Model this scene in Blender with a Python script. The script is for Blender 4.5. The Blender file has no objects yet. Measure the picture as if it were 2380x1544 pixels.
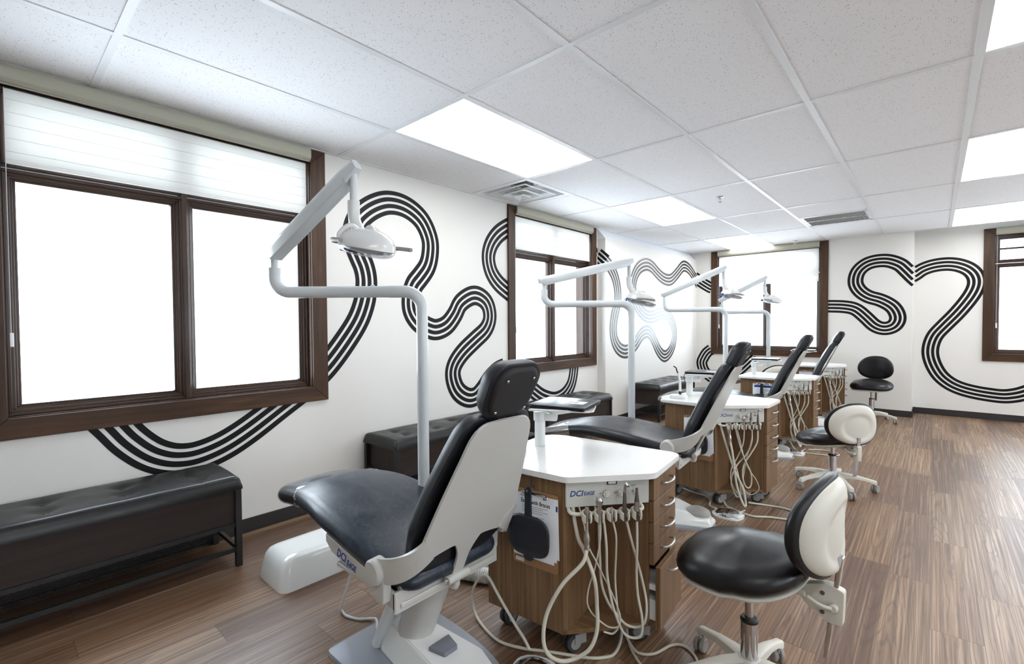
import bpy, bmesh, math, random
from mathutils import Vector, Matrix
random.seed(7)
C = bpy.context.scene.collection
sc = bpy.context.scene
PI = math.pi
# ------------------------------------------------------------------ camera
F_PX, YAW, PITCH, ROLL, PPX, PPY = 1101.92, -0.73417, -0.02464, -0.00666, 1176.51, 781.58
CAMZ = 1.182
fw = Vector((math.sin(YAW)*math.cos(PITCH), math.cos(YAW)*math.cos(PITCH), math.sin(PITCH)))
rt0 = Vector((math.cos(YAW), -math.sin(YAW), 0)); up0 = rt0.cross(fw)
rt = rt0*math.cos(ROLL)+up0*math.sin(ROLL); up = -rt0*math.sin(ROLL)+up0*math.cos(ROLL)
cam_d = bpy.data.cameras.new('camera'); cam = bpy.data.objects.new('camera', cam_d); C.objects.link(cam)
M = Matrix((rt, up, -fw)).transposed().to_4x4(); M.translation = Vector((0, 0, CAMZ)); cam.matrix_world = M
cam_d.sensor_fit = 'HORIZONTAL'; cam_d.sensor_width = 36; cam_d.lens = F_PX/2380*36
cam_d.shift_x = (1190-PPX)/2380; cam_d.shift_y = (PPY-772)/2380; cam_d.clip_start = .05
sc.camera = cam
# ------------------------------------------------------------------ world, exposure
w = bpy.data.worlds.new('World'); sc.world = w; w.use_nodes = True
bg = w.node_tree.nodes['Background']; bg.inputs[0].default_value = (.82, .91, 1, 1); bg.inputs[1].default_value = 4.6
PANEL = 3.7
sc.view_settings.view_transform = 'Standard'; sc.view_settings.look = 'None'
sc.view_settings.gamma = 1; sc.view_settings.use_curve_mapping = False
sc.view_settings.exposure = 1.18
HC = 2.2895      # ceiling height
# ------------------------------------------------------------------ materials
def lin(c):
    return tuple(((v/255)/12.92 if v/255 <= .04045 else ((v/255+.055)/1.055)**2.4) for v in c)+(1,)
class NT:
    def __init__(s, name):
        s.m = bpy.data.materials.new(name); s.m.use_nodes = True; s.t = s.m.node_tree; s.b = s.t.nodes['Principled BSDF']
    def n(s, ty, **k):
        x = s.t.nodes.new(ty)
        for a, v in k.items(): setattr(x, a, v)
        return x
    def l(s, a, b): s.t.links.new(a, b)
    def coords(s, scale=(1, 1, 1), kind='Object'):
        tc = s.n('ShaderNodeTexCoord'); mp = s.n('ShaderNodeMapping'); mp.inputs['Scale'].default_value = scale
        s.l(tc.outputs[kind], mp.inputs[0]); return mp.outputs[0]
    def noise(s, vec, sc_, det=3, rough=.5, dist=0):
        x = s.n('ShaderNodeTexNoise'); x.inputs['Scale'].default_value = sc_; x.inputs['Detail'].default_value = det
        x.inputs['Roughness'].default_value = rough; x.inputs['Distortion'].default_value = dist
        s.l(vec, x.inputs['Vector']); return x.outputs[0]
    def ramp(s, fac, stops, interp='LINEAR'):
        x = s.n('ShaderNodeValToRGB'); x.color_ramp.interpolation = interp; e = x.color_ramp.elements
        e[0].position, e[0].color = stops[0][0], stops[0][1]; e[1].position, e[1].color = stops[-1][0], stops[-1][1]
        for p, c in stops[1:-1]:
            q = e.new(p); q.color = c
        s.l(fac, x.inputs[0]); return x.outputs[0]
    def bump(s, h, st, d=.002):
        x = s.n('ShaderNodeBump'); x.inputs['Strength'].default_value = st; x.inputs['Distance'].default_value = d
        s.l(h, x.inputs['Height']); s.l(x.outputs[0], s.b.inputs['Normal'])
    def math(s, op, a, b=None):
        x = s.n('ShaderNodeMath', operation=op)
        for i, v in enumerate((a, b)):
            if v is None: continue
            if isinstance(v, (int, float)): x.inputs[i].default_value = v
            else: s.l(v, x.inputs[i])
        return x.outputs[0]
    def mixc(s, fac, a, b, bt='MIX'):
        x = s.n('ShaderNodeMix', data_type='RGBA', blend_type=bt)
        for i, v in ((0, fac), (6, a), (7, b)):
            if isinstance(v, (int, float)): x.inputs[i].default_value = v
            elif isinstance(v, tuple): x.inputs[i].default_value = v
            else: s.l(v, x.inputs[i])
        return x.outputs[2]
def flat(name, rgb, rough=.4, metal=0, coat=0, spec=.5):
    n = NT(name); n.b.inputs['Base Color'].default_value = lin(rgb); n.b.inputs['Roughness'].default_value = rough
    n.b.inputs['Metallic'].default_value = metal; n.b.inputs['Coat Weight'].default_value = coat
    n.b.inputs['Specular IOR Level'].default_value = spec
    return n.m
def m_wall():
    n = NT('wall_paint'); v = n.coords(); h = n.noise(v, 60, 4, .6)
    n.b.inputs['Base Color'].default_value = lin((226, 224, 219)); n.b.inputs['Roughness'].default_value = .45; n.bump(h, .12, .002); return n.m
def m_tile():
    n = NT('acoustic_tile'); v = n.coords()
    vo = n.n('ShaderNodeTexVoronoi', feature='F1'); vo.inputs['Scale'].default_value = 140; n.l(v, vo.inputs['Vector'])
    sel = n.n('ShaderNodeSeparateColor'); n.l(vo.outputs['Color'], sel.inputs[0])
    rad = n.math('MULTIPLY', n.math('POWER', sel.outputs[0], 1.9), .27)
    hole = n.math('LESS_THAN', vo.outputs['Distance'], rad)
    v2 = n.n('ShaderNodeTexVoronoi', feature='F1'); v2.inputs['Scale'].default_value = 300; n.l(v, v2.inputs['Vector'])
    s2 = n.n('ShaderNodeSeparateColor'); n.l(v2.outputs['Color'], s2.inputs[0])
    h2 = n.math('LESS_THAN', v2.outputs['Distance'], n.math('MULTIPLY', n.math('POWER', s2.outputs[1], 3), .3))
    k = n.math('ADD', hole, n.math('MULTIPLY', h2, .45))
    c = n.mixc(k, lin((245, 246, 249)), lin((136, 134, 132)))
    n.l(c, n.b.inputs['Base Color']); n.b.inputs['Roughness'].default_value = .85
    return n.m
def m_floor():
    n = NT('plank_floor'); v = n.coords()
    sp = n.n('ShaderNodeSeparateXYZ'); n.l(v, sp.inputs[0])
    W, L = .15, 1.0
    xi = n.math('DIVIDE', sp.outputs[0], W); ix = n.math('FLOOR', xi); fx = n.math('FRACT', xi)
    r1 = n.n('ShaderNodeTexWhiteNoise', noise_dimensions='1D'); n.l(ix, r1.inputs['W'])
    yo = n.math('ADD', n.math('DIVIDE', sp.outputs[1], L), r1.outputs[0]); iy = n.math('FLOOR', yo); fy = n.math('FRACT', yo)
    cb = n.n('ShaderNodeCombineXYZ'); n.l(ix, cb.inputs[0]); n.l(iy, cb.inputs[1])
    r2 = n.n('ShaderNodeTexWhiteNoise', noise_dimensions='2D'); n.l(cb.outputs[0], r2.inputs['Vector'])
    # grain coordinates, shifted per plank
    g = n.n('ShaderNodeCombineXYZ'); n.l(n.math('ADD', n.math('MULTIPLY', sp.outputs[0], 9.0), n.math('MULTIPLY', r2.outputs[0], 40)), g.inputs[0])
    n.l(n.math('ADD', n.math('MULTIPLY', sp.outputs[1], .9), n.math('MULTIPLY', r2.outputs[0], 17)), g.inputs[1])
    big = n.noise(g.outputs[0], 1.1, 2, .5, .5)
    g2 = n.n('ShaderNodeCombineXYZ'); n.l(n.math('ADD', n.math('MULTIPLY', sp.outputs[0], 60.0), n.math('MULTIPLY', r2.outputs[0], 90)), g2.inputs[0])
    n.l(n.math('MULTIPLY', sp.outputs[1], .7), g2.inputs[1])
    fine = n.noise(g2.outputs[0], 1.5, 5, .62, .15)
    uu = n.math('SUBTRACT', n.math('ADD', fx, n.math('MULTIPLY', n.math('SUBTRACT', r2.outputs[0], .5), .7)), .5)
    hh = n.math('ADD', n.math('MULTIPLY', n.math('MULTIPLY', uu, uu), 7.0), n.math('MULTIPLY', sp.outputs[1], n.math('SUBTRACT', n.math('MULTIPLY', r2.outputs[0], 3.2), 1.6)))
    g3 = n.n('ShaderNodeCombineXYZ'); n.l(n.math('ADD', n.math('MULTIPLY', sp.outputs[0], 14.0), n.math('MULTIPLY', r2.outputs[0], 70)), g3.inputs[0]); n.l(n.math('MULTIPLY', sp.outputs[1], 2.2), g3.inputs[1])
    hh = n.math('ADD', hh, n.math('MULTIPLY', n.noise(g3.outputs[0], 1.0, 3, .55, .3), 1.1))
    rings = n.math('SINE', n.math('MULTIPLY', hh, 19))
    rg = n.ramp(rings, [(0.35, (0, 0, 0, 1)), (.95, (1, 1, 1, 1))])
    base = n.ramp(r2.outputs[0], [(0, lin((88, 60, 38))), (.25, lin((128, 94, 62))), (.5, lin((168, 134, 98))), (.75, lin((124, 98, 76))), (1, lin((172, 144, 112)))])
    c1 = n.mixc(n.math('MULTIPLY', big, .75), base, lin((122, 92, 72)))
    c2 = n.mixc(n.ramp(fine, [(.36, (.7, .7, .7, 1)), (.58, (0, 0, 0, 1))]), c1, lin((70, 46, 30)))
    c3 = n.mixc(n.math('MULTIPLY', rg, .5), c2, lin((72, 48, 32)))
    c4 = n.mixc(n.ramp(fine, [(.55, (0, 0, 0, 1)), (.75, (.4, .4, .4, 1))]), c3, lin((202, 186, 168)))
    seam = n.math('MAXIMUM', n.math('LESS_THAN', fx, .012), n.math('LESS_THAN', fy, .003))
    c5 = n.mixc(n.math('MULTIPLY', seam, .6), c4, lin((40, 28, 22)))
    n.l(c5, n.b.inputs['Base Color']); n.l(n.ramp(fine, [(.3, (.46, .46, .46, 1)), (.7, (.34, .34, .34, 1))]), n.b.inputs['Roughness'])
    n.bump(fine, .1, .001); n.b.inputs['Specular IOR Level'].default_value = .75
    return n.m
def m_wood(name, a, b, c, sx=26, sz=1.2, rough=.4, axis=2, spread=1.0):
    n = NT(name); s = [sx, sx, sx]; s[axis] = sz; v = n.coords(tuple(s))
    f = n.noise(v, 1.5, 6, .62, .35)
    v2 = n.coords(tuple([q*.22 if i != axis else q*.5 for i, q in enumerate(s)])); g = n.noise(v2, 1.3, 3, .5, .6)
    col = n.ramp(f, [(.2, lin(a)), (.48, lin(b)), (.82, lin(c))])
    col = n.mixc(n.ramp(g, [(.4, (0, 0, 0, 1)), (.7, (.5*spread,)*3+(1,))]), col, lin(a))
    n.l(col, n.b.inputs['Base Color']); n.b.inputs['Roughness'].default_value = rough; n.b.inputs['Specular IOR Level'].default_value = .3; n.bump(f, .08, .001); return n.m
def m_leather(name, rgb=(17, 21, 27), scuff=0.0, rough=.4, sheen=(150, 160, 172)):
    n = NT(name); v = n.coords(); h = n.noise(v, 170, 4, .6)
    w2 = n.noise(v, 9, 3, .5, .4)
    if scuff:
        vein = n.noise(n.coords((1, 2.2, 1)), 7, 7, .66, .5)
        line = n.math('SUBTRACT', 1, n.math('MULTIPLY', n.math('ABSOLUTE', n.math('SUBTRACT', vein, .5)), 70))
        line = n.math('MAXIMUM', line, 0)
        k = n.math('ADD', n.math('MULTIPLY', line, .5*scuff), n.math('MULTIPLY', n.ramp(w2, [(.4, (0, 0, 0, 1)), (.75, (.35, .35, .35, 1))]), scuff*.6))
        n.l(n.mixc(k, lin(rgb), lin(sheen)), n.b.inputs['Base Color'])
    else:
        n.b.inputs['Base Color'].default_value = lin(rgb)
    n.l(n.ramp(w2, [(.3, (rough-.06,)*3+(1,)), (.7, (rough+.08,)*3+(1,))]), n.b.inputs['Roughness'])
    hh = n.math('ADD', n.math('MULTIPLY', h, .4), w2); n.bump(hh, .09, .002); n.b.inputs['Specular IOR Level'].default_value = .42
    return n.m
def m_emit(name, col, st):
    n = NT(name); n.b.inputs['Base Color'].default_value = (1, 1, 1, 1); n.b.inputs['Emission Color'].default_value = col
    n.b.inputs['Emission Strength'].default_value = st; return n.m
def m_glass(name, tint=(1, 1, 1, 1), gloss=.12, rough=.02):
    n = NT(name); t = n.t; tr = n.n('ShaderNodeBsdfTransparent'); tr.inputs[0].default_value = tint
    gl = n.n('ShaderNodeBsdfGlossy'); gl.inputs['Roughness'].default_value = rough
    mx = n.n('ShaderNodeMixShader'); mx.inputs[0].default_value = gloss
    n.l(tr.outputs[0], mx.inputs[1]); n.l(gl.outputs[0], mx.inputs[2]); n.l(mx.outputs[0], t.nodes['Material Output'].inputs[0]); return n.m
def m_blind():
    n = NT('shade_fabric'); t = n.t; tl = n.n('ShaderNodeBsdfTranslucent'); df = n.n('ShaderNodeBsdfDiffuse')
    tl.inputs[0].default_value = (.29, .29, .285, 1); df.inputs[0].default_value = (.62, .62, .6, 1)
    mx = n.n('ShaderNodeAddShader'); n.l(tl.outputs[0], mx.inputs[0]); n.l(df.outputs[0], mx.inputs[1]); n.l(mx.outputs[0], t.nodes['Material Output'].inputs[0]); return n.m
def m_counter():
    n = NT('quartz_top'); v = n.coords(); vo = n.n('ShaderNodeTexVoronoi', feature='F1'); vo.inputs['Scale'].default_value = 300; n.l(v, vo.inputs['Vector'])
    s = n.n('ShaderNodeSeparateColor'); n.l(vo.outputs['Color'], s.inputs[0])
    k = n.math('LESS_THAN', vo.outputs['Distance'], n.math('MULTIPLY', n.math('POWER', s.outputs[0], 5), .34))
    sp = n.mixc(s.outputs[1], lin((150, 122, 88)), lin((190, 188, 184)))
    n.l(n.mixc(k, lin((226, 226, 224)), sp), n.b.inputs['Base Color']); n.b.inputs['Roughness'].default_value = .22; return n.m
MAT = dict(
    wall=m_wall(), tile=m_tile(), floor=m_floor(), tee=flat('tee_paint', (232, 235, 238), .4),
    stripe=flat('stripe_paint', (20, 20, 23), .5, spec=.2), stripeg=flat('stripe_gloss_paint', (22, 23, 28), .3, spec=.8), base=flat('vinyl_base', (42, 40, 39), .45),
    trim=m_wood('stained_trim', (40, 27, 17), (68, 46, 30), (98, 68, 44), 20, 1.5, .45),
    trimh=m_wood('stained_trim_rail', (40, 27, 17), (68, 46, 30), (98, 68, 44), 20, 1.5, .45, 0),
    sash=m_wood('stained_sash', (40, 29, 25), (66, 50, 42), (88, 70, 60), 26, 1.2, .25),
    sashh=m_wood('stained_sash_rail', (40, 29, 25), (66, 50, 42), (88, 70, 60), 26, 1.2, .25, 0),
    cab=m_wood('cabinet_laminate', (80, 59, 40), (118, 90, 63), (146, 117, 85), 52, 1.3, .45, 2, .7),
    cabh=m_wood('shelf_laminate', (80, 59, 40), (118, 90, 63), (146, 117, 85), 52, 1.3, .45, 0, .7),
    leather=m_leather('black_vinyl'), scuffed=m_leather('scuffed_highlight_vinyl', (27, 37, 50), .22, .33),  # scuffed seat: bluish highlights are put into its base colour
    tuft=m_leather('bench_leather', (15, 15, 16), 0, .34), stoolv=m_leather('stool_vinyl', (15, 15, 18), 0, .33),
    plate=flat('black_fabric_board', (30, 28, 30), .75), plastic=flat('warm_grey_plastic', (186, 185, 180), .38, 0, .1),
    white=flat('white_enamel', (222, 224, 222), .22, 0, .4), lampw=flat('lamp_arm_enamel', (206, 212, 214), .28, 0, .3),
    cream=flat('cream_plastic', (206, 203, 192), .4), grey=flat('grey_metal_plate', (150, 153, 162), .35, .3),
    dgrey=flat('dark_grey_pad', (112, 116, 126), .5), hose=flat('hose_rubber', (196, 192, 178), .42),
    panel=flat('control_panel', (196, 197, 190), .45), reflect=flat('lamp_reflector', (225, 230, 238), .25, .6), chrome=flat('chrome', (205, 207, 212), .09, 1),
    steel=flat('brushed_steel', (196, 194, 190), .28, 1), pewter=flat('pewter_metal', (120, 114, 112), .3, .85),
    black=flat('black_plastic', (20, 20, 21), .4), mirrorb=flat('navy_black_plastic', (28, 33, 41), .42),
    bench=m_wood('dark_bench_wood', (34, 27, 24), (46, 37, 33), (60, 49, 43), 18, 1.0, .5, 1, .5), benchf=flat('black_bench_frame', (27, 26, 27), .45),
    counter=m_counter(), paper=flat('paper', (236, 239, 244), .7), ink=flat('print_ink', (40, 42, 48), .7),
    blue=flat('blue_ink', (22, 58, 130), .5), hard=flat('hardboard', (150, 112, 76), .55), laptop=flat('laptop_lid', (34, 40, 47), .3, .2),
    glass=m_glass('window_glass', (.99, 1, 1, 1), .05), vinylclear=m_glass('clear_vinyl', (.85, .9, .95, 1), .42, .14), clear=m_glass('clear_plastic', (.93, .95, .96, 1), .2, .05),
    blind=m_blind(), cass=flat('shade_cassette', (178, 176, 160), .6), diff=m_emit('light_diffuser', (.97, .985, 1, 1), PANEL),
    orange=flat('orange_tag', (220, 80, 30), .5), rubber=flat('caster_rubber', (52, 51, 53), .5), castg=flat('caster_grey', (142, 140, 136), .45),
    lens=m_glass('lamp_lens', (.86, .89, .92, 1), .35, .04), duct=flat('duct_dark', (70, 72, 76), .6), vent=flat('vent_paint', (240, 243, 245), .35),
    grille=flat('grille_core', (150, 152, 152), .5),
)
# ------------------------------------------------------------------ mesh helpers
def obj(name, bm, mat, parent=None, smooth=True, loc=(0, 0, 0), ang=35):
    bmesh.ops.recalc_face_normals(bm, faces=bm.faces)
    me = bpy.data.meshes.new(name); bm.to_mesh(me); bm.free()
    mats = mat if isinstance(mat, (list, tuple)) else [mat]
    for m in mats: me.materials.append(MAT[m] if isinstance(m, str) else m)
    if smooth:
        me.shade_smooth()
        try: me.set_sharp_from_angle(angle=math.radians(ang))
        except Exception: pass
    o = bpy.data.objects.new(name, me); C.objects.link(o); o.location = loc
    if parent: o.parent = parent
    return o
def tag(o, label=None, cat=None, group=None, kind=None):
    if label: o['label'] = label
    if cat: o['category'] = cat
    if group: o['group'] = group
    if kind: o['kind'] = kind
    return o
def thing(name, label, cat, loc=(0, 0, 0), rz=0, group=None):
    o = bpy.data.objects.new(name, None); C.objects.link(o); o.location = loc; o.rotation_euler = (0, 0, rz); o.empty_display_size = .1
    return tag(o, label, cat, group)
def struct(name, bm, mat, parent=None, **k):
    o = obj(name, bm, mat, parent, **k)
    if not parent: o['kind'] = 'structure'
    return o
def NB(): return bmesh.new()
def box(bm, x0, x1, y0, y1, z0, z1, bev=0, seg=2, mtx=None):
    t = bmesh.new(); bmesh.ops.create_cube(t, size=1)
    for v in t.verts: v.co = Vector(((x0+x1)/2+v.co.x*(x1-x0), (y0+y1)/2+v.co.y*(y1-y0), (z0+z1)/2+v.co.z*(z1-z0)))
    if bev: bmesh.ops.bevel(t, geom=list(t.edges), offset=bev, segments=seg, affect='EDGES', profile=.5)
    add(bm, t, mtx); return bm
def add(bm, t, mtx=None):
    mp = {}
    for v in t.verts: mp[v] = bm.verts.new(mtx @ v.co if mtx is not None else v.co)
    for f in t.faces:
        try:
            nf = bm.faces.new([mp[v] for v in f.verts]); nf.material_index = f.material_index
        except ValueError: pass
    t.free(); return bm
def basis(origin, x, y, z):
    m = Matrix((Vector(x), Vector(y), Vector(z))).transposed().to_4x4(); m.translation = Vector(origin); return m
def zto(d):
    return Vector((0, 0, 1)).rotation_difference(Vector(d).normalized()).to_matrix().to_4x4()
def cyl(bm, p0, p1, r0, r1=None, n=24, bev=0):
    if r1 is None: r1 = r0
    p0, p1 = Vector(p0), Vector(p1); d = p1-p0; L = d.length; m = Matrix.Translation(p0) @ zto(d)
    prof = [(0, 0), (r0-bev, 0), (r0, bev), (r1, L-bev), (r1-bev, L), (0, L)] if bev else [(0, 0), (r0, 0), (r1, L), (0, L)]
    return lathe(bm, prof, n, m)
def lathe(bm, prof, n=24, mtx=None):
    rows = []
    for r, z in prof:
        if r < 1e-6: rows.append([bm.verts.new(Vector((0, 0, z)) if mtx is None else mtx @ Vector((0, 0, z)))])
        else:
            rw = []
            for i in range(n):
                a = 2*PI*i/n; p = Vector((r*math.cos(a), r*math.sin(a), z)); rw.append(bm.verts.new(p if mtx is None else mtx @ p))
            rows.append(rw)
    for a, b in zip(rows, rows[1:]):
        for i in range(n):
            j = (i+1) % n
            if len(a) == 1 and len(b) == 1: continue
            if len(a) == 1: bm.faces.new((a[0], b[i], b[j]))
            elif len(b) == 1: bm.faces.new((a[i], a[j], b[0]))
            else: bm.faces.new((a[i], a[j], b[j], b[i]))
    return bm
def cr(pts, k=6, closed=False):
    P = [Vector(p) for p in pts]; n = len(P); out = []
    rng = range(n if closed else n-1)
    for i in rng:
        if closed: a, b, c, d = P[(i-1) % n], P[i], P[(i+1) % n], P[(i+2) % n]
        else:
            b, c = P[i], P[i+1]; a = P[i-1] if i > 0 else b*2-c; d = P[i+2] if i+2 < n else c*2-b
        for s in range(k):
            t = s/k; out.append(.5*((2*b)+(c-a)*t+(2*a-5*b+4*c-d)*t*t+(3*b-3*c+d-a)*t**3))
    if not closed: out.append(P[-1])
    return out
def tube(bm, pts, r, n=10, k=6, cap=True, smooth=True):
    P = cr(pts, k) if smooth else [Vector(p) for p in pts]
    rr = r if callable(r) else (lambda t: r)
    T = [(P[min(i+1, len(P)-1)]-P[max(i-1, 0)]).normalized() for i in range(len(P))]
    u = T[0].orthogonal().normalized(); rows = []
    for i, p in enumerate(P):
        u = (u-T[i]*u.dot(T[i]))
        u = u.normalized() if u.length > 1e-6 else T[i].orthogonal().normalized()
        v = T[i].cross(u); R = rr(i/(len(P)-1))
        rows.append([bm.verts.new(p+(u*math.cos(2*PI*a/n)+v*math.sin(2*PI*a/n))*R) for a in range(n)])
    for a, b in zip(rows, rows[1:]):
        for i in range(n): bm.faces.new((a[i], a[(i+1) % n], b[(i+1) % n], b[i]))
    if cap: bm.faces.new(rows[0]); bm.faces.new(rows[-1][::-1])
    return bm
def prism(bm, pts, z0, z1, bev=0, seg=2, fn=None):
    t = bmesh.new(); lo = [t.verts.new((x, y, z0)) for x, y in pts]; hi = [t.verts.new((x, y, z1)) for x, y in pts]; n = len(pts)
    t.faces.new(lo[::-1]); t.faces.new(hi)
    for i in range(n): t.faces.new((lo[i], lo[(i+1) % n], hi[(i+1) % n], hi[i]))
    if bev:
        es = [e for e in t.edges if abs(e.verts[0].co.z-e.verts[1].co.z) < 1e-7]
        bmesh.ops.bevel(t, geom=es, offset=bev, segments=seg, affect='EDGES', profile=.5)
    if fn:
        bmesh.ops.triangulate(t, faces=[f for f in t.faces if len(f.verts) > 4])
        for v in t.verts: v.co = fn(v.co)
    add(bm, t); return bm
def rpoly(pts, r, k=5):
    out = []; n = len(pts)
    rs = r if isinstance(r, (list, tuple)) else [r]*n
    for i in range(n):
        p = Vector(pts[i]); a = Vector(pts[i-1]); b = Vector(pts[(i+1) % n]); da, db = (a-p), (b-p)
        q = min(rs[i], da.length*.49, db.length*.49)
        if q < 1e-5: out.append(tuple(p)); continue
        s, e = p+da.normalized()*q, p+db.normalized()*q
        for j in range(k+1):
            t = j/k; out.append(tuple(s*(1-t)**2+p*2*t*(1-t)+e*t*t))
    return out
def superell(hx, hy, e=2.6, n=48):
    o = []
    for i in range(n):
        a = 2*PI*i/n; c, s = math.cos(a), math.sin(a)
        o.append((hx*math.copysign(abs(c)**(2/e), c), hy*math.copysign(abs(s)**(2/e), s)))
    return o
def pillow(bm, outline, top, bot, edge=.03, dome=.0, fn=None, rings=5, inner=5, mtx=None):
    """cushion: outline in xy, thickness top above / bot below z=0, rounded edge of width `edge`"""
    hx = max(abs(p[0]) for p in outline); hy = max(abs(p[1]) for p in outline)
    cx = (max(p[0] for p in outline)+min(p[0] for p in outline))/2; cy = (max(p[1] for p in outline)+min(p[1] for p in outline))/2
    hx = (max(p[0] for p in outline)-min(p[0] for p in outline))/2; hy = (max(p[1] for p in outline)-min(p[1] for p in outline))/2
    n = len(outline)
    def ring(ins, z, s=1):
        sx, sy = max(1-ins/hx, .001)*s, max(1-ins/hy, .001)*s
        r = []
        for x, y in outline:
            p = Vector((cx+(x-cx)*sx, cy+(y-cy)*sy, z)); r.append(p)
        return r
    R = []
    for i in range(inner, 0, -1):
        s = 1-i/inner; R.append(ring(edge, -bot, max(s, .002)))
    for i in range(rings+1):
        a = PI/2*i/rings; R.append(ring(edge*(1-math.sin(a)), -bot*math.cos(a)))
    for i in range(1, rings+1):
        a = PI/2*i/rings; R.append(ring(edge*(1-math.cos(a)), top*math.sin(a)))
    for i in range(1, inner+1):
        s = 1-i/inner; R.append(ring(edge, top+dome*(1-s*s), max(s, .002)))
    vs = []
    for r in R:
        row = []
        for p in r:
            if fn: p = fn(p)
            if mtx is not None: p = mtx @ p
            row.append(bm.verts.new(p))
        vs.append(row)
    for a, b in zip(vs, vs[1:]):
        for i in range(n): bm.faces.new((a[i], a[(i+1) % n], b[(i+1) % n], b[i]))
    bm.faces.new(vs[0][::-1]); bm.faces.new(vs[-1]); return bm
def text(name, s, size, mat, parent, mtx, depth=.0006, shear=0, align='CENTER', xs=1.0):
    cu = bpy.data.curves.new(name, 'FONT'); cu.body = s; cu.size = size; cu.extrude = depth; cu.shear = shear; cu.align_x = align; cu.align_y = 'CENTER'
    cu.resolution_u = 3; cu.offset = size*.018 if size > .01 else 0
    t = bpy.data.objects.new(name+'_tmp', cu); C.objects.link(t); bpy.context.view_layer.update()
    me = bpy.data.meshes.new_from_object(t.evaluated_get(bpy.context.evaluated_depsgraph_get())); bpy.data.objects.remove(t)
    me.transform(Matrix.Diagonal((xs, 1, 1, 1))); me.transform(mtx)
    me.materials.clear(); me.materials.append(MAT[mat]); me.name = name
    o = bpy.data.objects.new(name, me); C.objects.link(o)
    if parent: o.parent = parent
    return o
def copy_tree(o, parent=None):
    c = o.copy(); C.objects.link(c)
    if parent: c.parent = parent
    for ch in [x for x in bpy.data.objects if x.parent == o]: copy_tree(ch, c)
    return c
# ------------------------------------------------------------------ room shell
XW, YF, XB, YR, XC = -2.92, 7.655, -2.815, 8.09, -.195     # left wall, far wall, thick part, recessed far wall, corner
def wall_boxes(bm, along, a0, a1, z0, z1, holes, p0, p1):
    """wall slab along axis with rectangular holes (h0,h1,zb,zt)"""
    def b(u0, u1, w0, w1):
        if u1-u0 < 1e-4 or w1-w0 < 1e-4: return
        if along == 'y': box(bm, p0, p1, u0, u1, w0, w1)
        else: box(bm, u0, u1, p0, p1, w0, w1)
    u = a0
    for h0, h1, zb, zt in sorted(holes):
        b(u, h0, z0, z1); b(h0, h1, z0, zb); b(h0, h1, zt, z1); u = h1
    b(u, a1, z0, z1)
WZ0, WZ1 = .795, 2.2
HALF = .667
W1, W2, W3, W4 = .735, 4.019, -1.824, 1.195
bm = NB(); wall_boxes(bm, 'y', -3.2, 4.83, 0, 2.7, [(W1-HALF, W1+HALF, WZ0, WZ1), (W2-HALF, W2+HALF, WZ0, WZ1)], XW-.2, XW)
wl = struct('wall_left', bm, 'wall', smooth=False)
bm = NB(); box(bm, XW-.2, XB, 4.83, YF, 0, 2.167); box(bm, XW-.2, XW-.004, 4.83, YF, 2.167, 2.7)
wlb = struct('wall_left_thick', bm, 'wall', smooth=False)
bm = NB(); wall_boxes(bm, 'x', XW-.2, XC, 0, 2.7, [(W3-HALF, W3+HALF, WZ0, WZ1)], YF, YF+.2); box(bm, XC-.2, XC, YF+.2, YR+.2, 0, 2.7)
wf = struct('wall_far', bm, 'wall', smooth=False)
bm = NB(); wall_boxes(bm, 'x', XC, 4.6, 0, 2.9, [(W4-HALF, W4+HALF, WZ0, WZ1), (3.2-HALF, 3.2+HALF, WZ0, WZ1)], YR, YR+.2)
wr = struct('wall_far_recess', bm, 'wall', smooth=False)
bm = NB(); wall_boxes(bm, 'y', -3.2, YR, 0, 2.9, [(y-HALF, y+HALF, WZ0, WZ1) for y in (-.8, 1.6, 4.0, 6.4)], 4.4, 4.6); struct('wall_right', bm, 'wall', smooth=False)
bm = NB(); box(bm, -3.12, 4.6, -3.4, -3.2, 0, 2.9); struct('wall_back', bm, 'wall', smooth=False)
bm = NB(); box(bm, -3.5, 4.6, -3.4, YR+.2, -.1, 0); struct('floor', bm, 'floor', smooth=False)
bm = NB(); box(bm, -3.5, 4.6, -3.4, YR+.2, 2.9, 3.0); struct('ceiling_deck', bm, 'wall', smooth=False)
def baseb(name, x0, x1, y0, y1):
    bm = NB(); box(bm, x0, x1, y0, y1, 0, .078, .0015, 1)
    if x1-x0 > y1-y0: box(bm, x0, x1, y0-.008, y1, 0, .008)
    else: box(bm, x0, x1+.008, y0, y1, 0, .008)
    struct(name, bm, 'base', smooth=False)
baseb('baseboard_left', XW, XW+.006, -3.2, 4.83); baseb('baseboard_left_thick', XB, XB+.006, 4.83, YF)
baseb('baseboard_far', XB, XC, YF-.006, YF); baseb('baseboard_far_recess', XC, 4.4, YR-.006, YR)
baseb('baseboard_corner', XC, XC+.006, YF-.006, YR)
bm = NB(); box(bm, XW, XB, 4.822, 4.83, 0, .078); struct('baseboard_return', bm, 'base', smooth=False)
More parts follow.
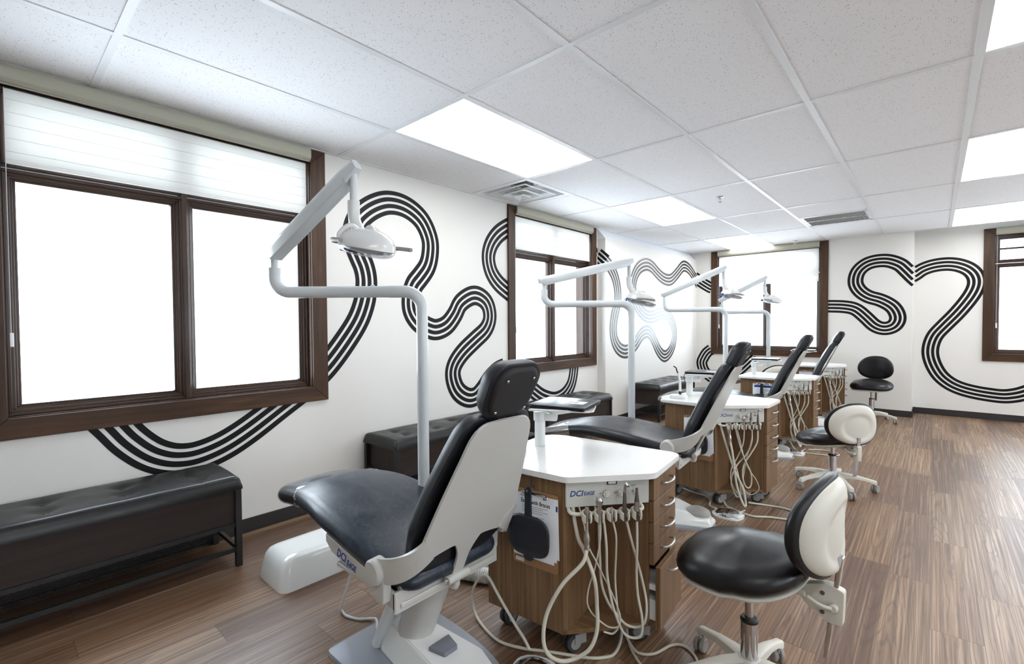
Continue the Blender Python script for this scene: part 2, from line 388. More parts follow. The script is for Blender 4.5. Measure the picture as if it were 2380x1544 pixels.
# ceiling: tiles (half cells), grid
GX0, GY0, G = -2.3149, 1.5931, .61
bm = NB()
skip = set()
for i, j in ((0, 0), (0, 2), (0, 4), (4, 0), (4, 2), (4, 4), (4, -2), (8, -2), (8, 0), (8, 2), (8, 4)): skip |= {(i, 2*j), (i, 2*j+1)}
skip |= {(-1, 2), (2, 7)}
def q(bm, x0, x1, y0, y1, z):
    bm.faces.new([bm.verts.new(p) for p in ((x0, y0, z), (x0, y1, z), (x1, y1, z), (x1, y0, z))])
for i in range(-1, 12):
    for j in range(-9, 10):
        x0, y0 = GX0+i*G, GY0+j*G; x1, y1 = x0+G, y0+G
        if i == -1: x0 = XW
        x1 = min(x1, 4.4); y1 = min(y1, YF); y0 = max(y0, -3.2)
        if (i, j) in skip or y1 <= y0 or x1 <= x0: continue
        box(bm, x0, x1, y0, y1, HC+.003, HC+.018)
ceil = struct('ceiling', bm, 'tile', smooth=False)
bm = NB(); prism(bm, [(XB-.001, 2.1672), (XW+.001, HC), (XW-.003, HC), (XW-.003, 2.1672)], 4.831, YF-.001, 0, 1, lambda p: Vector((p.x, p.z, p.y))); obj('soffit_panel', bm, 'tile', ceil, smooth=False)
bm = NB(); TW = .0135
for i in range(-1, 12):
    x = GX0+i*G
    if i == -1: box(bm, XW, XW+.02, -3.2, YF, HC-.001, HC+.0028)
    else: box(bm, x-TW, x+TW, -3.2, YF, HC-.001, HC+.0028)
for j in range(-4, 5):
    y = GY0+j*2*G
    box(bm, XW, 4.4, y-TW, y+TW, HC-.0013, HC+.0027)
box(bm, XW, 4.4, YF-.02, YF, HC-.0015, HC+.0026)
box(bm, GX0-G, GX0, GY0+3*G-TW, GY0+3*G+TW, HC-.0012, HC+.0026)
box(bm, GX0+2*G, GX0+3*G, GY0+7*G-TW, GY0+7*G+TW, HC-.0012, HC+.0026)
obj('ceiling_grid', bm, 'tee', ceil, smooth=False)
# lights in the ceiling
def ceiling_light(i, j, label):
    x0, y0 = GX0+i*G, GY0+j*2*G; t = thing('ceiling_light', label, 'ceiling light', (x0+G/2, y0+G, HC), 0, 'recessed ceiling light panels')
    y1 = min(G, YF-.01-(y0+G)); bm = NB()
    for a in ((-G/2+.012, -G/2+.02, -G+.012, y1-.012), (G/2-.02, G/2-.012, -G+.012, y1-.012), (-G/2+.02, G/2-.02, -G+.012, -G+.02), (-G/2+.02, G/2-.02, y1-.02, y1-.012)):
        box(bm, a[0], a[1], a[2], a[3], .0, .012)
    box(bm, -G/2+.012, G/2-.012, -G+.012, y1-.012, .02, .03)
    obj('frame', bm, 'tee', t, smooth=False)
    bm = NB(); prism(bm, rpoly([(-G/2+.02, -G+.02), (G/2-.02, -G+.02), (G/2-.02, y1-.02), (-G/2+.02, y1-.02)], .012), .004, .008)
    obj('diffuser', bm, 'diff', t, smooth=False)
ceiling_light(0, 0, 'large rectangular light panel above the nearest dental chair, nearest in the window-side row')
ceiling_light(0, 2, 'rectangular light panel in the window-side row, second from the camera')
ceiling_light(0, 4, 'rectangular light panel touching the top of the far window, last in its row')
ceiling_light(4, 0, 'light panel cut off at the top right corner of the view')
ceiling_light(4, 2, 'light panel at the right edge, between the corner panel and the far-wall one')
ceiling_light(4, 4, 'light panel against the recessed far wall, above the right window')
for i_, j_ in ((4, -2), (8, -2), (8, 0), (8, 2), (8, 4)): ceiling_light(i_, j_, 'unseen ceiling light panel added for fill beyond the right or near edge of the view')  # out-of-view panels added to fill the room with light
# square diffuser
t = thing('air_diffuser', 'square white louvred air diffuser in the ceiling beside the middle window', 'air vent', (GX0-G/2, GY0+2.5*G, HC))
def sq_ring(bm, a0, z0, a1, z1, th=.003):
    for sgn in range(4):
        m = Matrix.Rotation(sgn*PI/2, 4, 'Z'); tt = bmesh.new()
        p = [(-a0, -a0, z0), (a0, -a0, z0), (a1, -a1, z1), (-a1, -a1, z1)]
        lo = [tt.verts.new(v) for v in p]; hi = [tt.verts.new((v[0], v[1], v[2]+th)) for v in p]
        tt.faces.new(lo); tt.faces.new(hi[::-1])
        for k in range(4): tt.faces.new((lo[k], lo[(k+1) % 4], hi[(k+1) % 4], hi[k]))
        add(bm, tt, m)
bm = NB(); sq_ring(bm, .292, 0, .262, .004); sq_ring(bm, .262, .004, .21, .09); box(bm, -.215, .215, -.215, .215, .09, .094)
obj('housing', bm, 'vent', t, smooth=False)
bm = NB(); cyl(bm, (0, 0, .082), (0, 0, .09), .1, .1, 32); obj('duct_collar', bm, 'duct', t)
for a0, z0, a1, z1 in ((.2, .0, .165, .022), (.12, -.012, .09, .01), (.05, -.022, .02, -.004)):
    bm = NB(); sq_ring(bm, a0, z0, a1, z1, .003); sq_ring(bm, a0+.006, z0, a0-.004, z0, .004); obj('louvre', bm, 'vent', t, smooth=False)
bm = NB(); box(bm, -.03, .03, -.03, .03, -.006, -.002)
box(bm, -.19, .19, -.008, .008, .045, .049); box(bm, -.008, .008, -.19, .19, .05, .054); obj('cross_bracket', bm, 'steel', t, smooth=False)
# return grille
t = thing('return_grille', 'grey slatted return air grille in the ceiling near the far wall', 'air vent', (GX0+2.5*G, GY0+7.5*G, HC))
bm = NB(); a = .292
for s in range(4): add(bm, box(NB(), -a, a, -a, -a+.03, 0, .008), Matrix.Rotation(s*PI/2, 4, 'Z'))
box(bm, -a, a, -.01, .01, 0, .008); obj('frame', bm, 'vent', t, smooth=False)
bm = NB()
for k in range(34):
    x = -.255+k*.0155; m = Matrix.Translation((x, 0, .008)) @ Matrix.Rotation(.7, 4, 'Y'); add(bm, box(NB(), -.0012, .0012, -.262, .262, -.01, .01), m)
box(bm, -.28, .28, -.28, .28, .024, .03); obj('slats', bm, 'grille', t, smooth=False)
for x, y, lb in ((-1.41, 4.38, 'small chrome ceiling sprinkler beside the second light panel'), (-1.41, 7.42, 'small chrome ceiling sprinkler close to the far window')):
    t = thing('fire_sprinkler', lb, 'sprinkler', (x, y, HC), 0, 'ceiling sprinklers')
    bm = NB(); lathe(bm, [(0, .003), (.033, .003), (.033, 0), (.02, -.006), (0, -.006)], 24); obj('escutcheon', bm, 'chrome', t)
    bm = NB(); cyl(bm, (0, 0, 0), (0, 0, -.02), .008, .006, 12); tube(bm, [(-.008, 0, -.018), (-.009, 0, -.035), (0, 0, -.042)], .002, 6); tube(bm, [(.008, 0, -.018), (.009, 0, -.035), (0, 0, -.042)], .002, 6)
    lathe(bm, [(0, -.042), (.014, -.042), (.014, -.044), (0, -.044)], 16); obj('sprinkler_head', bm, 'chrome', t)
# ------------------------------------------------------------------ windows
def rect_frame(bm, x0, x1, z0, z1, wd, y0, y1, bev=.003):
    for a in ((x0, x1, z0, z0+wd), (x0, x1, z1-wd, z1)): box(bm, a[0], a[1], y0, y1, a[2], a[3], bev, 1)
def rect_stiles(bm, x0, x1, z0, z1, wd, y0, y1, bev=.003):
    for a in ((x0, x0+wd), (x1-wd, x1)): box(bm, a[0], a[1], y0, y1, z0+wd, z1-wd, bev, 1)
def window(n, loc, rz, muntin=False):
    e = bpy.data.objects.new('window_%d' % n, None); C.objects.link(e); e.location = loc; e.rotation_euler = (0, 0, rz); e['kind'] = 'structure'
    # casing: mitred picture frame
    o, i_, zt, zb = .762, HALF, 2.283, .705
    bm = NB()
    for s in (-1, 1):
        pts = [(s*o, zb), (s*o, zt), (s*i_, WZ1), (s*i_, WZ0)]
        prism(bm, pts if s > 0 else pts[::-1], 0, .02, .002, 1, lambda p: Vector((p.x, p.z, p.y)))
    obj('casing_stile', bm, 'trim', e, smooth=False)
    bm = NB()
    for pts in ([(-o, zb), (o, zb), (i_, WZ0), (-i_, WZ0)], [(-o, zt), (o, zt), (i_, WZ1), (-i_, WZ1)]):
        prism(bm, pts, 0, .02, .002, 1, lambda p: Vector((p.x, p.z, p.y)))
    obj('casing_rail', bm, 'trimh', e, smooth=False)
    bm = NB(); box(bm, -HALF-.015, -HALF+.004, -.2, 0.002, WZ0-.015, WZ1+.015); box(bm, HALF-.004, HALF+.015, -.2, .002, WZ0-.015, WZ1+.015)
    box(bm, -HALF, HALF, -.2, .002, WZ0-.015, WZ0+.004); box(bm, -HALF, HALF, -.2, .002, WZ1-.004, WZ1+.015)
    obj('jamb', bm, 'sash', e, smooth=False)
    bs, bh = NB(), NB()
    A = HALF-.004
    for x0, x1 in ((-A, -.006), (.006, A)):
        for ins, y0, y1, wd in ((0, -.12, -.035, .014), (.012, -.12, -.048, .014), (.022, -.11, -.062, .013), (.033, -.11, -.072, .011)):
            for zz0, zz1 in ((WZ0+.004, 1.865), (1.87, WZ1-.004)):
                rect_stiles(bs, x0+ins, x1-ins, zz0+ins, zz1-ins, wd, y0, y1)
                rect_frame(bh, x0+ins, x1-ins, zz0+ins, zz1-ins, wd, y0, y1)
    box(bs, -.012, .012, -.11, -.024, WZ0+.004, WZ1-.004, .003, 1)
    obj('sash_stile', bs, 'sash', e, smooth=False)
    if muntin: box(bh, -A+.03, A-.03, -.1, -.06, 2.03, 2.052)
    obj('sash_rail', bh, 'sashh', e, smooth=False)
    bm = NB()
    for x0, x1 in ((-A+.04, -.046), (.046, A-.04)):
        for z0, z1 in ((WZ0+.044, 1.825), (1.91, WZ1-.044)): box(bm, x0, x1, -.095, -.091, z0, z1)
    obj('pane', bm, 'glass', e, smooth=False)
    return e
R90 = -PI/2
window(1, (XW, W1, 0), R90); window(2, (XW, W2, 0), R90); window(3, (W3, YF, 0), PI); window(4, (W4, YR, 0), PI, True); window(5, (3.2, YR, 0), PI)  # last recess window is out of view, added for its daylight
for k_, y_ in enumerate((-.8, 1.6, 4.0, 6.4)): window(6+k_, (4.4, y_, 0), PI/2)  # unseen right-wall windows added to brighten the room
def shade(loc, rz, zb, label):
    t = thing('window_shade', label, 'window blind', loc, rz, 'white window shades')
    bm = NB(); A = HALF-.006
    prism(bm, rpoly([(-.03, 2.207), (.026, 2.207), (.044, 2.222), (.044, 2.272), (.034, 2.286), (.021, 2.287), (.021, 2.2), (-.03, 2.2)], .006, 3), -A, A, .001, 1, lambda p: Vector((p.z, p.x, p.y)))
    obj('cassette', bm, 'cass', t)
    if zb < 2.19:
        bm = NB(); z = 2.207; k = 0; ys = []
        pitch = .055
        while z > zb+.02:
            z2 = max(z-pitch, zb+.02)
            box(bm, -A+.012, A-.012, -.010, -.008, z2+.002, z)
            box(bm, -A+.012, A-.012, -.012, -.007, z2+.0005, z2+.0025)
            z = z2
        obj('shade_fabric', bm, 'blind', t, smooth=False)
        bm = NB(); box(bm, -A+.012, A-.012, -.016, -.002, zb, zb+.02, .004, 2); obj('bottom_rail', bm, 'blind', t)
    bm = NB(); box(bm, A-.014, A-.012, .0, .002, 1.15, 2.2); box(bm, A-.02, A-.008, -.002, .006, 1.1, 1.16, .002, 1); obj('pull_cord', bm, 'paper', t, smooth=False)
    return t
shade((XW, W1, 0), R90, 1.88, 'white pleated shade lowered over the top of the big left window')
shade((XW, W2, 0), R90, 1.892, 'white pleated shade lowered over the top of the middle window on the left wall')
shade((W3, YF, 0), PI, 1.745, 'white pleated shade hanging lowest, over the far window')
shade((W4, YR, 0), PI, 2.2, 'rolled-up shade cassette in the window at the right edge')
# ------------------------------------------------------------------ wall mural
def mural(paths, place, parent, name='mural_stripes', bw=.0298, gp=.0168, wins=(), clip=None):
    bm = NB()
    for path in paths:
        P = cr([Vector((a, b, 0)) for a, b in path], 8); n = len(P)
        for _ in range(4):   # even out the hand-measured points
            P = [P[0]]+[(P[i-1]+P[i]*2+P[i+1])/4 for i in range(1, n-1)]+[P[-1]]
        Nn = []
        for i in range(n):
            d = (P[min(i+1, n-1)]-P[max(i-1, 0)]).normalized(); Nn.append(Vector((-d.y, d.x, 0)))
        for k in range(4):
            o0 = -2*bw-1.5*gp+k*(bw+gp); rows = []
            for i in range(n):
                a, b = P[i]+Nn[i]*o0, P[i]+Nn[i]*(o0+bw)
                rows.append([bm.verts.new(place(p.x, p.y, h)) for p, h in ((a, 0), (b, 0), (b, .0012), (a, .0012))])
            inside = lambda i: (clip and not clip[0] < P[i].x+Nn[i].x*(o0+bw/2) < clip[1]) or any(abs(P[i].x+Nn[i].x*(o0+bw/2)-c) < .72 and .75 < P[i].y+Nn[i].y*(o0+bw/2) < 2.24 for c in wins)
            runs, cur = [], []
            for i in range(n):
                if inside(i):
                    if len(cur) > 1: runs.append(cur)
                    cur = []
                else: cur.append(i)
            if len(cur) > 1: runs.append(cur)
            for run in runs:
                for i, j in zip(run, run[1:]):
                    for s in range(4): bm.faces.new((rows[i][s], rows[i][(s+1) % 4], rows[j][(s+1) % 4], rows[j][s]))
                bm.faces.new(rows[run[0]]); bm.faces.new(rows[run[-1]][::-1])
            for v in [v for v in bm.verts if not v.link_faces]: bm.verts.remove(v)
    return obj(name, bm, 'stripe', parent, smooth=False)
A1=[(0.358,0.799),(0.423,0.707),(0.474,0.631),(0.541,0.558),(0.603,0.514),(0.673,0.488),(0.764,0.484),(0.889,0.518),(1.024,0.588),(1.203,0.704),(1.361,0.806),(1.499,0.923),(1.622,1.067),(1.727,1.216),(1.781,1.35),(1.796,1.455),(1.794,1.523),(1.778,1.587),(1.753,1.64),(1.715,1.727),(1.704,1.798),(1.724,1.873),(1.767,1.938),(1.866,2.015),(1.991,2.065),(2.14,2.058),(2.279,1.984),(2.356,1.853),(2.359,1.737),(2.328,1.634),(2.257,1.546),(2.199,1.48),(2.17,1.379),(2.18,1.282),(2.248,1.201),(2.351,1.154),(2.429,1.146),(2.528,1.183),(2.613,1.271),(2.681,1.368),(2.835,1.435),(2.977,1.381),(3.024,1.257),(2.974,1.143),(2.841,1.052),(2.69,0.949),(2.598,0.847),(2.583,0.75),(2.633,0.638),(2.735,0.569),(2.836,0.564),(2.925,0.625),(3.007,0.705),(3.108,0.766),(3.2,0.79)]
A2=[(3.34,2.10),(3.26,2.068),(3.138,1.993),(3.047,1.893),(3.008,1.779),(3.039,1.657),(3.128,1.56),(3.26,1.486),(3.34,1.45)]
A3=[(3.455,0.70),(3.514,0.62),(3.665,0.509),(3.804,0.437),(3.988,0.393),(4.158,0.427),(4.28,0.521),(4.33,0.643),(4.339,0.71)]
B1=[(4.75,1.94),(4.831,1.9),(4.943,1.844),(5.058,1.727),(5.119,1.567),(5.109,1.427),(5.047,1.298),(5.006,1.135),(5.036,0.992),(5.139,0.885),(5.3,0.836),(5.456,0.867),(5.583,0.932),(5.726,1.033),(5.887,1.078),(6.028,1.033),(6.134,0.931),(6.27,0.796),(6.454,0.715),(6.645,0.779),(6.766,0.911),(6.79,1.061),(6.673,1.237),(6.452,1.321),(6.241,1.307),(6.067,1.27),(5.874,1.28),(5.697,1.356),(5.571,1.468),(5.502,1.628),(5.548,1.782),(5.677,1.901),(5.873,1.96),(6.052,1.939),(6.24,1.86),(6.45,1.804),(6.67,1.812),(6.901,1.929),(7.061,2.024),(7.176,2.047),(7.329,2.021),(7.506,1.941),(7.654,1.84),(7.75,1.77)]
F1=[(-2.9,1.955),(-2.815,1.89),(-2.735,1.824),(-2.62,1.745),(-2.58,1.727)]
F2=[(-2.585,0.773),(-2.65,0.72),(-2.70,0.64),(-2.731,0.543),(-2.67,0.40),(-2.506,0.296),(-2.348,0.324),(-2.194,0.459),(-2.02,0.645),(-1.97,0.70)]
F3=[(-1.07,1.399),(-0.895,1.388),(-0.765,1.351),(-0.656,1.242),(-0.563,1.136),(-0.464,1.098),(-0.371,1.136),(-0.335,1.237),(-0.386,1.367),(-0.506,1.458),(-0.628,1.507),(-0.722,1.589),(-0.769,1.704),(-0.738,1.847),(-0.628,1.942),(-0.464,1.957),(-0.334,1.9),(-0.267,1.825),(-0.2,1.735),(-.13,1.65),(-.08,1.59)]
R1=[(-.36,1.66),(-.27,1.735),(-0.19,1.79),(-0.114,1.853),(0.008,1.894),(0.154,1.895),(0.281,1.841),(0.357,1.752),(0.377,1.636),(0.331,1.492),(0.216,1.296),(0.096,1.132),(0.006,0.996),(-0.033,0.831),(-0.015,0.678),(0.052,0.518),(0.144,0.416),(0.25,0.355),(0.375,0.319),(0.504,0.299),(0.615,0.292),(0.699,0.308),(0.784,0.343),(0.916,0.427),(1.05,.55),(1.15,.68),(1.17,.70)]
mural([A1, A2, A3, [(4.783, 2.05), (4.81, 2.005), (4.829, 1.985)]], lambda a, b, h: Vector((XW+h, a, b)), wl, wins=(W1, W2))
mural([[(XW, 1.985), ((XW+XB)/2, 1.94), (XB, 1.895)]], lambda a, b, h: Vector((a, 4.83-h, b)), wlb, 'mural_stripes')
mural([B1], lambda a, b, h: Vector((XB+h, a, b)), wlb, clip=(4.831, YF)).data.materials[0] = MAT['stripeg']
mural([F1, F2, F3], lambda a, b, h: Vector((a, YF-h, b)), wf, wins=(W3,), clip=(XB, XC))
mural([R1], lambda a, b, h: Vector((a, YR-h, b)), wr, wins=(W4,), clip=(XC, 3))
# ------------------------------------------------------------------ benches
def bench(loc, label, L=1.12):
    t = thing('tufted_bench', label, 'bench', loc, 0, 'tufted black storage benches along the window wall')
    D = .385; zt = .45
    out = rpoly([(-D/2, -L/2), (D/2, -L/2), (D/2, L/2), (-D/2, L/2)], .018, 3)
    # cushion as a height field with buttons
    bm = NB(); nx, ny = 26, 76
    btn = [(sx*D*.16, (k-1.5)*L/4.3) for sx in (-1, 1) for k in range(4)]
    def h(x, y):
        ex = min(1, (D/2-abs(x))/.03); ey = min(1, (L/2-abs(y))/.03); e = max(0, min(ex, ey)); z = .05*math.sqrt(max(0, 1-(1-e)**2))
        z += .006*(1-(2*x/D)**2)
        for bx, by in btn:
            d2 = ((x-bx)**2+(y-by)**2); z -= .013*math.exp(-d2/.0012)+.006*math.exp(-d2/.006)
        for bx in (-D*.16, D*.16): z -= .0035*math.exp(-((x-bx)/.005)**2)*e
        for k in range(4):
            by = (k-1.5)*L/4.3; z -= .0035*math.exp(-((y-by)/.005)**2)*e
        return z
    def sp(n, h_):
        return [h_*math.sin(PI/2*(2*i/n-1))*.35+h_*(2*i/n-1)*.65 for i in range(n+1)]
    xs, ys = sp(nx, D/2), sp(ny, L/2); V = [[bm.verts.new((x, y, .395+h(x, y))) for y in ys] for x in xs]
    for i in range(nx):
        for j in range(ny): bm.faces.new((V[i][j], V[i+1][j], V[i+1][j+1], V[i][j+1]))
    rim = [V[0][j] for j in range(ny)]+[V[i][ny] for i in range(nx)]+[V[nx][j] for j in range(ny, 0, -1)]+[V[i][0] for i in range(nx, 0, -1)]
    lo = [bm.verts.new((v.co.x, v.co.y, .382)) for v in rim]
    for i in range(len(rim)): bm.faces.new((rim[i], rim[(i+1) % len(rim)], lo[(i+1) % len(rim)], lo[i]))
    bm.faces.new(lo)
    cu = obj('cushion', bm, 'tuft', t, ang=60)
    for bx, by in btn:
        bm = NB(); pillow(bm, superell(.0105, .0105, 2, 16), .006, .002, .006, .001, mtx=Matrix.Translation((bx, by, .399+h(bx, by)))); obj('button', bm, 'tuft', cu)
    bm = NB()
    for bx in (-D*.16, D*.16): tube(bm, [(bx, -L/2+.03+i*(L-.06)/60, .3958+h(bx, -L/2+.03+i*(L-.06)/60)) for i in range(61)], .0013, 5, 1, True, False)
    for k in range(4):
        by = (k-1.5)*L/4.3; tube(bm, [(-D/2+.02+i*(D-.04)/24, by, .3958+h(-D/2+.02+i*(D-.04)/24, by)) for i in range(25)], .0013, 5, 1, True, False)
    obj('seam', bm, 'black', cu)
    bm = NB(); box(bm, -D/2+.012, D/2-.02, -L/2+.03, L/2-.03, .215, .382, .001, 1)
    for yy in (-L/2+.02, L/2-.02):
        pass
    obj('storage_box', bm, 'bench', t, smooth=False)
    for sx in (-1, 1):
        for sy in (-1, 1):
            bm = NB(); x, y = sx*(D/2-.018), sy*(L/2-.018); box(bm, x-.014, x+.014, y-.014, y+.014, 0, .382, .0015, 1); obj('leg', bm, 'benchf', t, smooth=False)
    bm = NB()
    for z in (.207, .085):
        for sx in (-1, 1): x = sx*(D/2-.018); box(bm, x-.008, x+.008, -L/2+.03, L/2-.03, z-.01, z+.01)
        for sy in (-1, 1): y = sy*(L/2-.018); box(bm, -D/2+.03, D/2-.03, y-.008, y+.008, z-.01, z+.01)
    obj('frame', bm, 'benchf', t, smooth=False)
    bm = NB(); x0, x1, y0, y1 = -D/2+.02, D/2-.02, -L/2+.03, L/2-.03; s = .022
    def wire(p, q_):
        d = (q_-p); n = Vector((-d.y, d.x, 0)).normalized()*.0011
        bm.faces.new([bm.verts.new(v) for v in (p-n, q_-n, q_+n, p+n)])
    k = y0-(x1-x0)
    while k < y1+(x1-x0):
        for sg in (1, -1):
            a0 = Vector((x0, k if sg > 0 else k+(x1-x0), .087)); a1 = Vector((x1, k+(x1-x0) if sg > 0 else k, .087))
            if sg > 0: lo_, hi_ = max(0, (y0-k)/(x1-x0)), min(1, (y1-k)/(x1-x0))
            else: lo_, hi_ = max(0, (k+(x1-x0)-y1)/(x1-x0)), min(1, (k+(x1-x0)-y0)/(x1-x0))
            if hi_-lo_ > .02: wire(a0.lerp(a1, lo_), a0.lerp(a1, hi_))
        k += s
    obj('mesh_shelf', bm, 'benchf', t, smooth=False)
    return t
bench((-2.712, .287, 0), 'black tufted bench under the big left window, cut off by the left edge')
bench((-2.705, 2.30, 0), 'black tufted bench behind the pole of the nearest dental chair')
bench((-2.705, 3.90, 0), 'black tufted bench below the middle window, behind the nearest laptop')
bench((-2.60, 5.95, 0), 'black tufted bench against the glossy wall with the looping mural')
# ------------------------------------------------------------------ dental chair
def path_fn(P, zoff=0):
    """map local (u along path, v lateral, w normal) to space; P list of (x,z)"""
    Q = cr([Vector((a, 0, b)) for a, b in P], 10); S = [0]
    for a, b in zip(Q, Q[1:]): S.append(S[-1]+(b-a).length)
    L = S[-1]
    def fn(p):
        u = min(max(p.x, 0), L); i = 0
        while i < len(S)-2 and S[i+1] < u: i += 1
        t = (u-S[i])/(S[i+1]-S[i]); a = Q[i].lerp(Q[i+1], t); d0 = (Q[min(i+1, len(Q)-1)]-Q[max(i-1, 0)]).normalized(); d1 = (Q[min(i+2, len(Q)-1)]-Q[i]).normalized()
        d = d0.lerp(d1, t).normalized(); nrm = Vector((d.z, 0, -d.x)) if d.x < 0 else Vector((-d.z, 0, d.x))
        if nrm.z < 0: nrm = -nrm
        a = a+d*(p.x-u)
        return Vector((a.x, p.y, a.z))+nrm*(p.z+zoff)
    return fn, L
def outline_w(wf, L, n=40, pad=0):
    """closed outline from half width function over u in [0,L] with rounded ends"""
    us = [L*(.5-.5*math.cos(PI*i/n)) for i in range(n+1)]
    o = [(u, -wf(u)) for u in us]+[(u, wf(u)) for u in reversed(us)]
    return o
def interp(T):
    def f(u):
        if u <= T[0][0]: return T[0][1]
        for (a, b), (c, d) in zip(T, T[1:]):
            if u <= c:
                t = (u-a)/(c-a); t = t*t*(3-2*t) if False else t; return b+(d-b)*t
        return T[-1][1]
    return f
def roundend(base, L, r0, r1):
    def f(u):
        b = base(u)
        if u < r0: b = b-r0+math.sqrt(max(0, r0*r0-(r0-u)**2)) if r0 < b else b*math.sqrt(max(0, 1-((r0-u)/r0)**2))
        if u > L-r1: q_ = u-(L-r1); b = b-r1+math.sqrt(max(0, r1*r1-q_*q_)) if r1 < b else b*math.sqrt(max(0, 1-(q_/r1)**2))
        return max(b, .004)
    return f
def dental_chair(loc, rz, label, k=.42, seatmat='leather', cover=True, head=.0, tilt=1.0, lift=0.0, neck=0.0, bdx=0.0):
    t = thing('dental_chair', label, 'dental chair', loc, rz, 'dental chairs in a row')
    # floor plate and base
    plate = rpoly([(-.42, -.205), (-.12, -.205), (.1, -.165), (.27, -.075), (.33, 0), (.27, .075), (.1, .165), (-.12, .205), (-.42, .205)], [.03, .2, .2, .1, .05, .1, .2, .2, .03], 5)
    bm = NB(); prism(bm, plate, 0, .014, .003, 2); obj('floor_plate', bm, 'grey', t)
    bm = NB()
    bot = [(-.27, -.075), (.1, -.125), (.3, -.055), (.3, .055), (.1, .125), (-.27, .075)]; topp = [(-.25, -.05), (.08, -.085), (.27, -.04), (.27, .04), (.08, .085), (-.25, .05)]
    zt = [.115, .1, .06, .06, .1, .115]
    lo = [bm.verts.new((x, y, .014)) for x, y in bot]; mi = [bm.verts.new((bot[i][0], bot[i][1], .03)) for i in range(6)]; hi = [bm.verts.new((x, y, z)) for (x, y), z in zip(topp, zt)]
    bm.faces.new(lo[::-1]); bm.faces.new((hi[0], hi[1], hi[4], hi[5])); bm.faces.new((hi[1], hi[2], hi[3], hi[4]))
    for i in range(6):
        j = (i+1) % 6; bm.faces.new((lo[i], lo[j], mi[j], mi[i])); bm.faces.new((mi[i], mi[j], hi[j], hi[i]))
    bmesh.ops.bevel(bm, geom=list(bm.edges), offset=.004, segments=2, affect='EDGES'); bc = obj('base_cover', bm, 'white', t)
    bm = NB(); pts = rpoly([(-.035, -.045), (.03, -.028), (.03, .028), (-.035, .045)], .006, 3); prism(bm, pts, .088, .118, .003, 2); obj('foot_switch', bm, 'dgrey', bc)
    bm = NB(); pillow(bm, superell(.07, .06, 2.2, 28), .035, .001, .04, .01, mtx=Matrix.Translation((.215, 0, .068))); obj('rear_hub', bm, 'castg', bc)
    # lift column (leans) and its strut
    bm = NB(); m = bmesh.new(); n = 32; rows = []
    for z, cx, a, b in ((.085, -.165, .068, .062), (.09, -.165, .068, .062), (.3+lift, -.075, .072, .068), (.335+lift, -.06, .085, .08), (.345+lift, -.055, .1, .1)):
        rows.append([m.verts.new((cx+a*math.cos(2*PI*i/n), b*math.sin(2*PI*i/n), z)) for i in range(n)])
    for a, b in zip(rows, rows[1:]):
        for i in range(n): m.faces.new((a[i], a[(i+1) % n], b[(i+1) % n], b[i]))
    m.faces.new(rows[0][::-1]); m.faces.new(rows[-1]); add(bm, m); obj('lift_column', bm, 'plastic', t)
    bm = NB(); tube(bm, [(-.305, -.06, .016), (-.25, -.055, .13), (-.165, -.04, .3+lift)], .025, 16, 4); obj('lift_strut', bm, 'lampw', t)
    # seat frame
    sl = .155*tilt
    Tup = Matrix.Translation((0, 0, lift))
    def fz(x): return .395-sl*(x+0.0) if x < 0 else .395
    up_ = thing  # everything above the column rides at the chair's height
    
    bm = NB(); fr = bmesh.new()
    for s in (-1, 1):
        y = s*.212
        a = [(-.40, fz(-.40)-.004), (.01, .392), (.01, .34), (-.36, fz(-.36)-.05), (-.40, fz(-.40)-.03)]
        prism(bm, a, y-.006, y+.006, .002, 1, lambda p: Vector((p.x, p.z, p.y)))
    box(bm, .0, .014, -.218, .218, .33, .395, .003, 1); box(bm, -.36, .02, -.2, .2, .345, .36, .002, 1)
    box(bm, -.32, .0, -.13, .13, .35, .40, .004, 1)
    fo = obj('seat_frame', bm, 'plastic', t, smooth=False)
    bm = NB(); cyl(bm, (.006, -.2, .404), (.006, .2, .404), .009, .009, 12); obj('rear_rod', bm, 'castg', fo)
    ang = math.atan(sl); mtx = basis((-.265, -.2185, .392+sl*.265-.028), (math.cos(ang), 0, -math.sin(ang)), (math.sin(ang), 0, math.cos(ang)), (0, -1, 0))
    text('brand_lettering', 'DCI', .04, 'blue', fo, mtx, .0004, .2, 'RIGHT', .85)
    mtx2 = mtx.copy(); mtx2.translation = mtx2.translation+Vector((.006, 0, -.006)); text('brand_lettering', 'EdGE', .028, 'blue', fo, mtx2, .0004, .2, 'LEFT', .9)
    # seat cushion along bent path
    P = [(x_, z_-.155*tilt*min(x_, 0)) for x_, z_ in ((.05, .408), (-.1, .415), (-.3, .428), (-.5, .424), (-.64, .402), (-.8, .352), (-.98, .285))]
    fn, L = path_fn(P)
    wbase = interp([(0, .195), (.12, .215), (.3, .234), (.5, .234), (.75, .2), (L, .17)])
    wfun = roundend(wbase, L, .05, .11)
    bm = NB(); pillow(bm, outline_w(wfun, L), .036, .036, .045, .014, fn); obj('seat_cushion', bm, seatmat, t)
    if cover:
        def wcf(u): return wfun(u+L-.3)+.003
        o2 = [(u+L-.3, v) for u, v in outline_w(lambda u: wfun(min(u+L-.3, L))+.004, .285)]
        bm = NB(); pillow(bm, o2, .0395, .0395, .045, .014, fn); obj('toe_cover', bm, 'vinylclear', t)
    # backrest, local frame on the recline plane
    cph = 1/math.hypot(1, k); U = Vector((k*cph, 0, cph)); Wn = Vector((-cph, 0, k*cph)); O = Vector((.05, 0, .43))
    B = basis(O, U, (0, 1, 0), Wn)      # x=up the back, y=lateral, z=toward the sitter
    Lb = .54
    wb = roundend(interp([(0, .16), (.06, .2), (.16, .212), (.3, .19), (.42, .164), (Lb, .134)]), Lb, .07, .05)
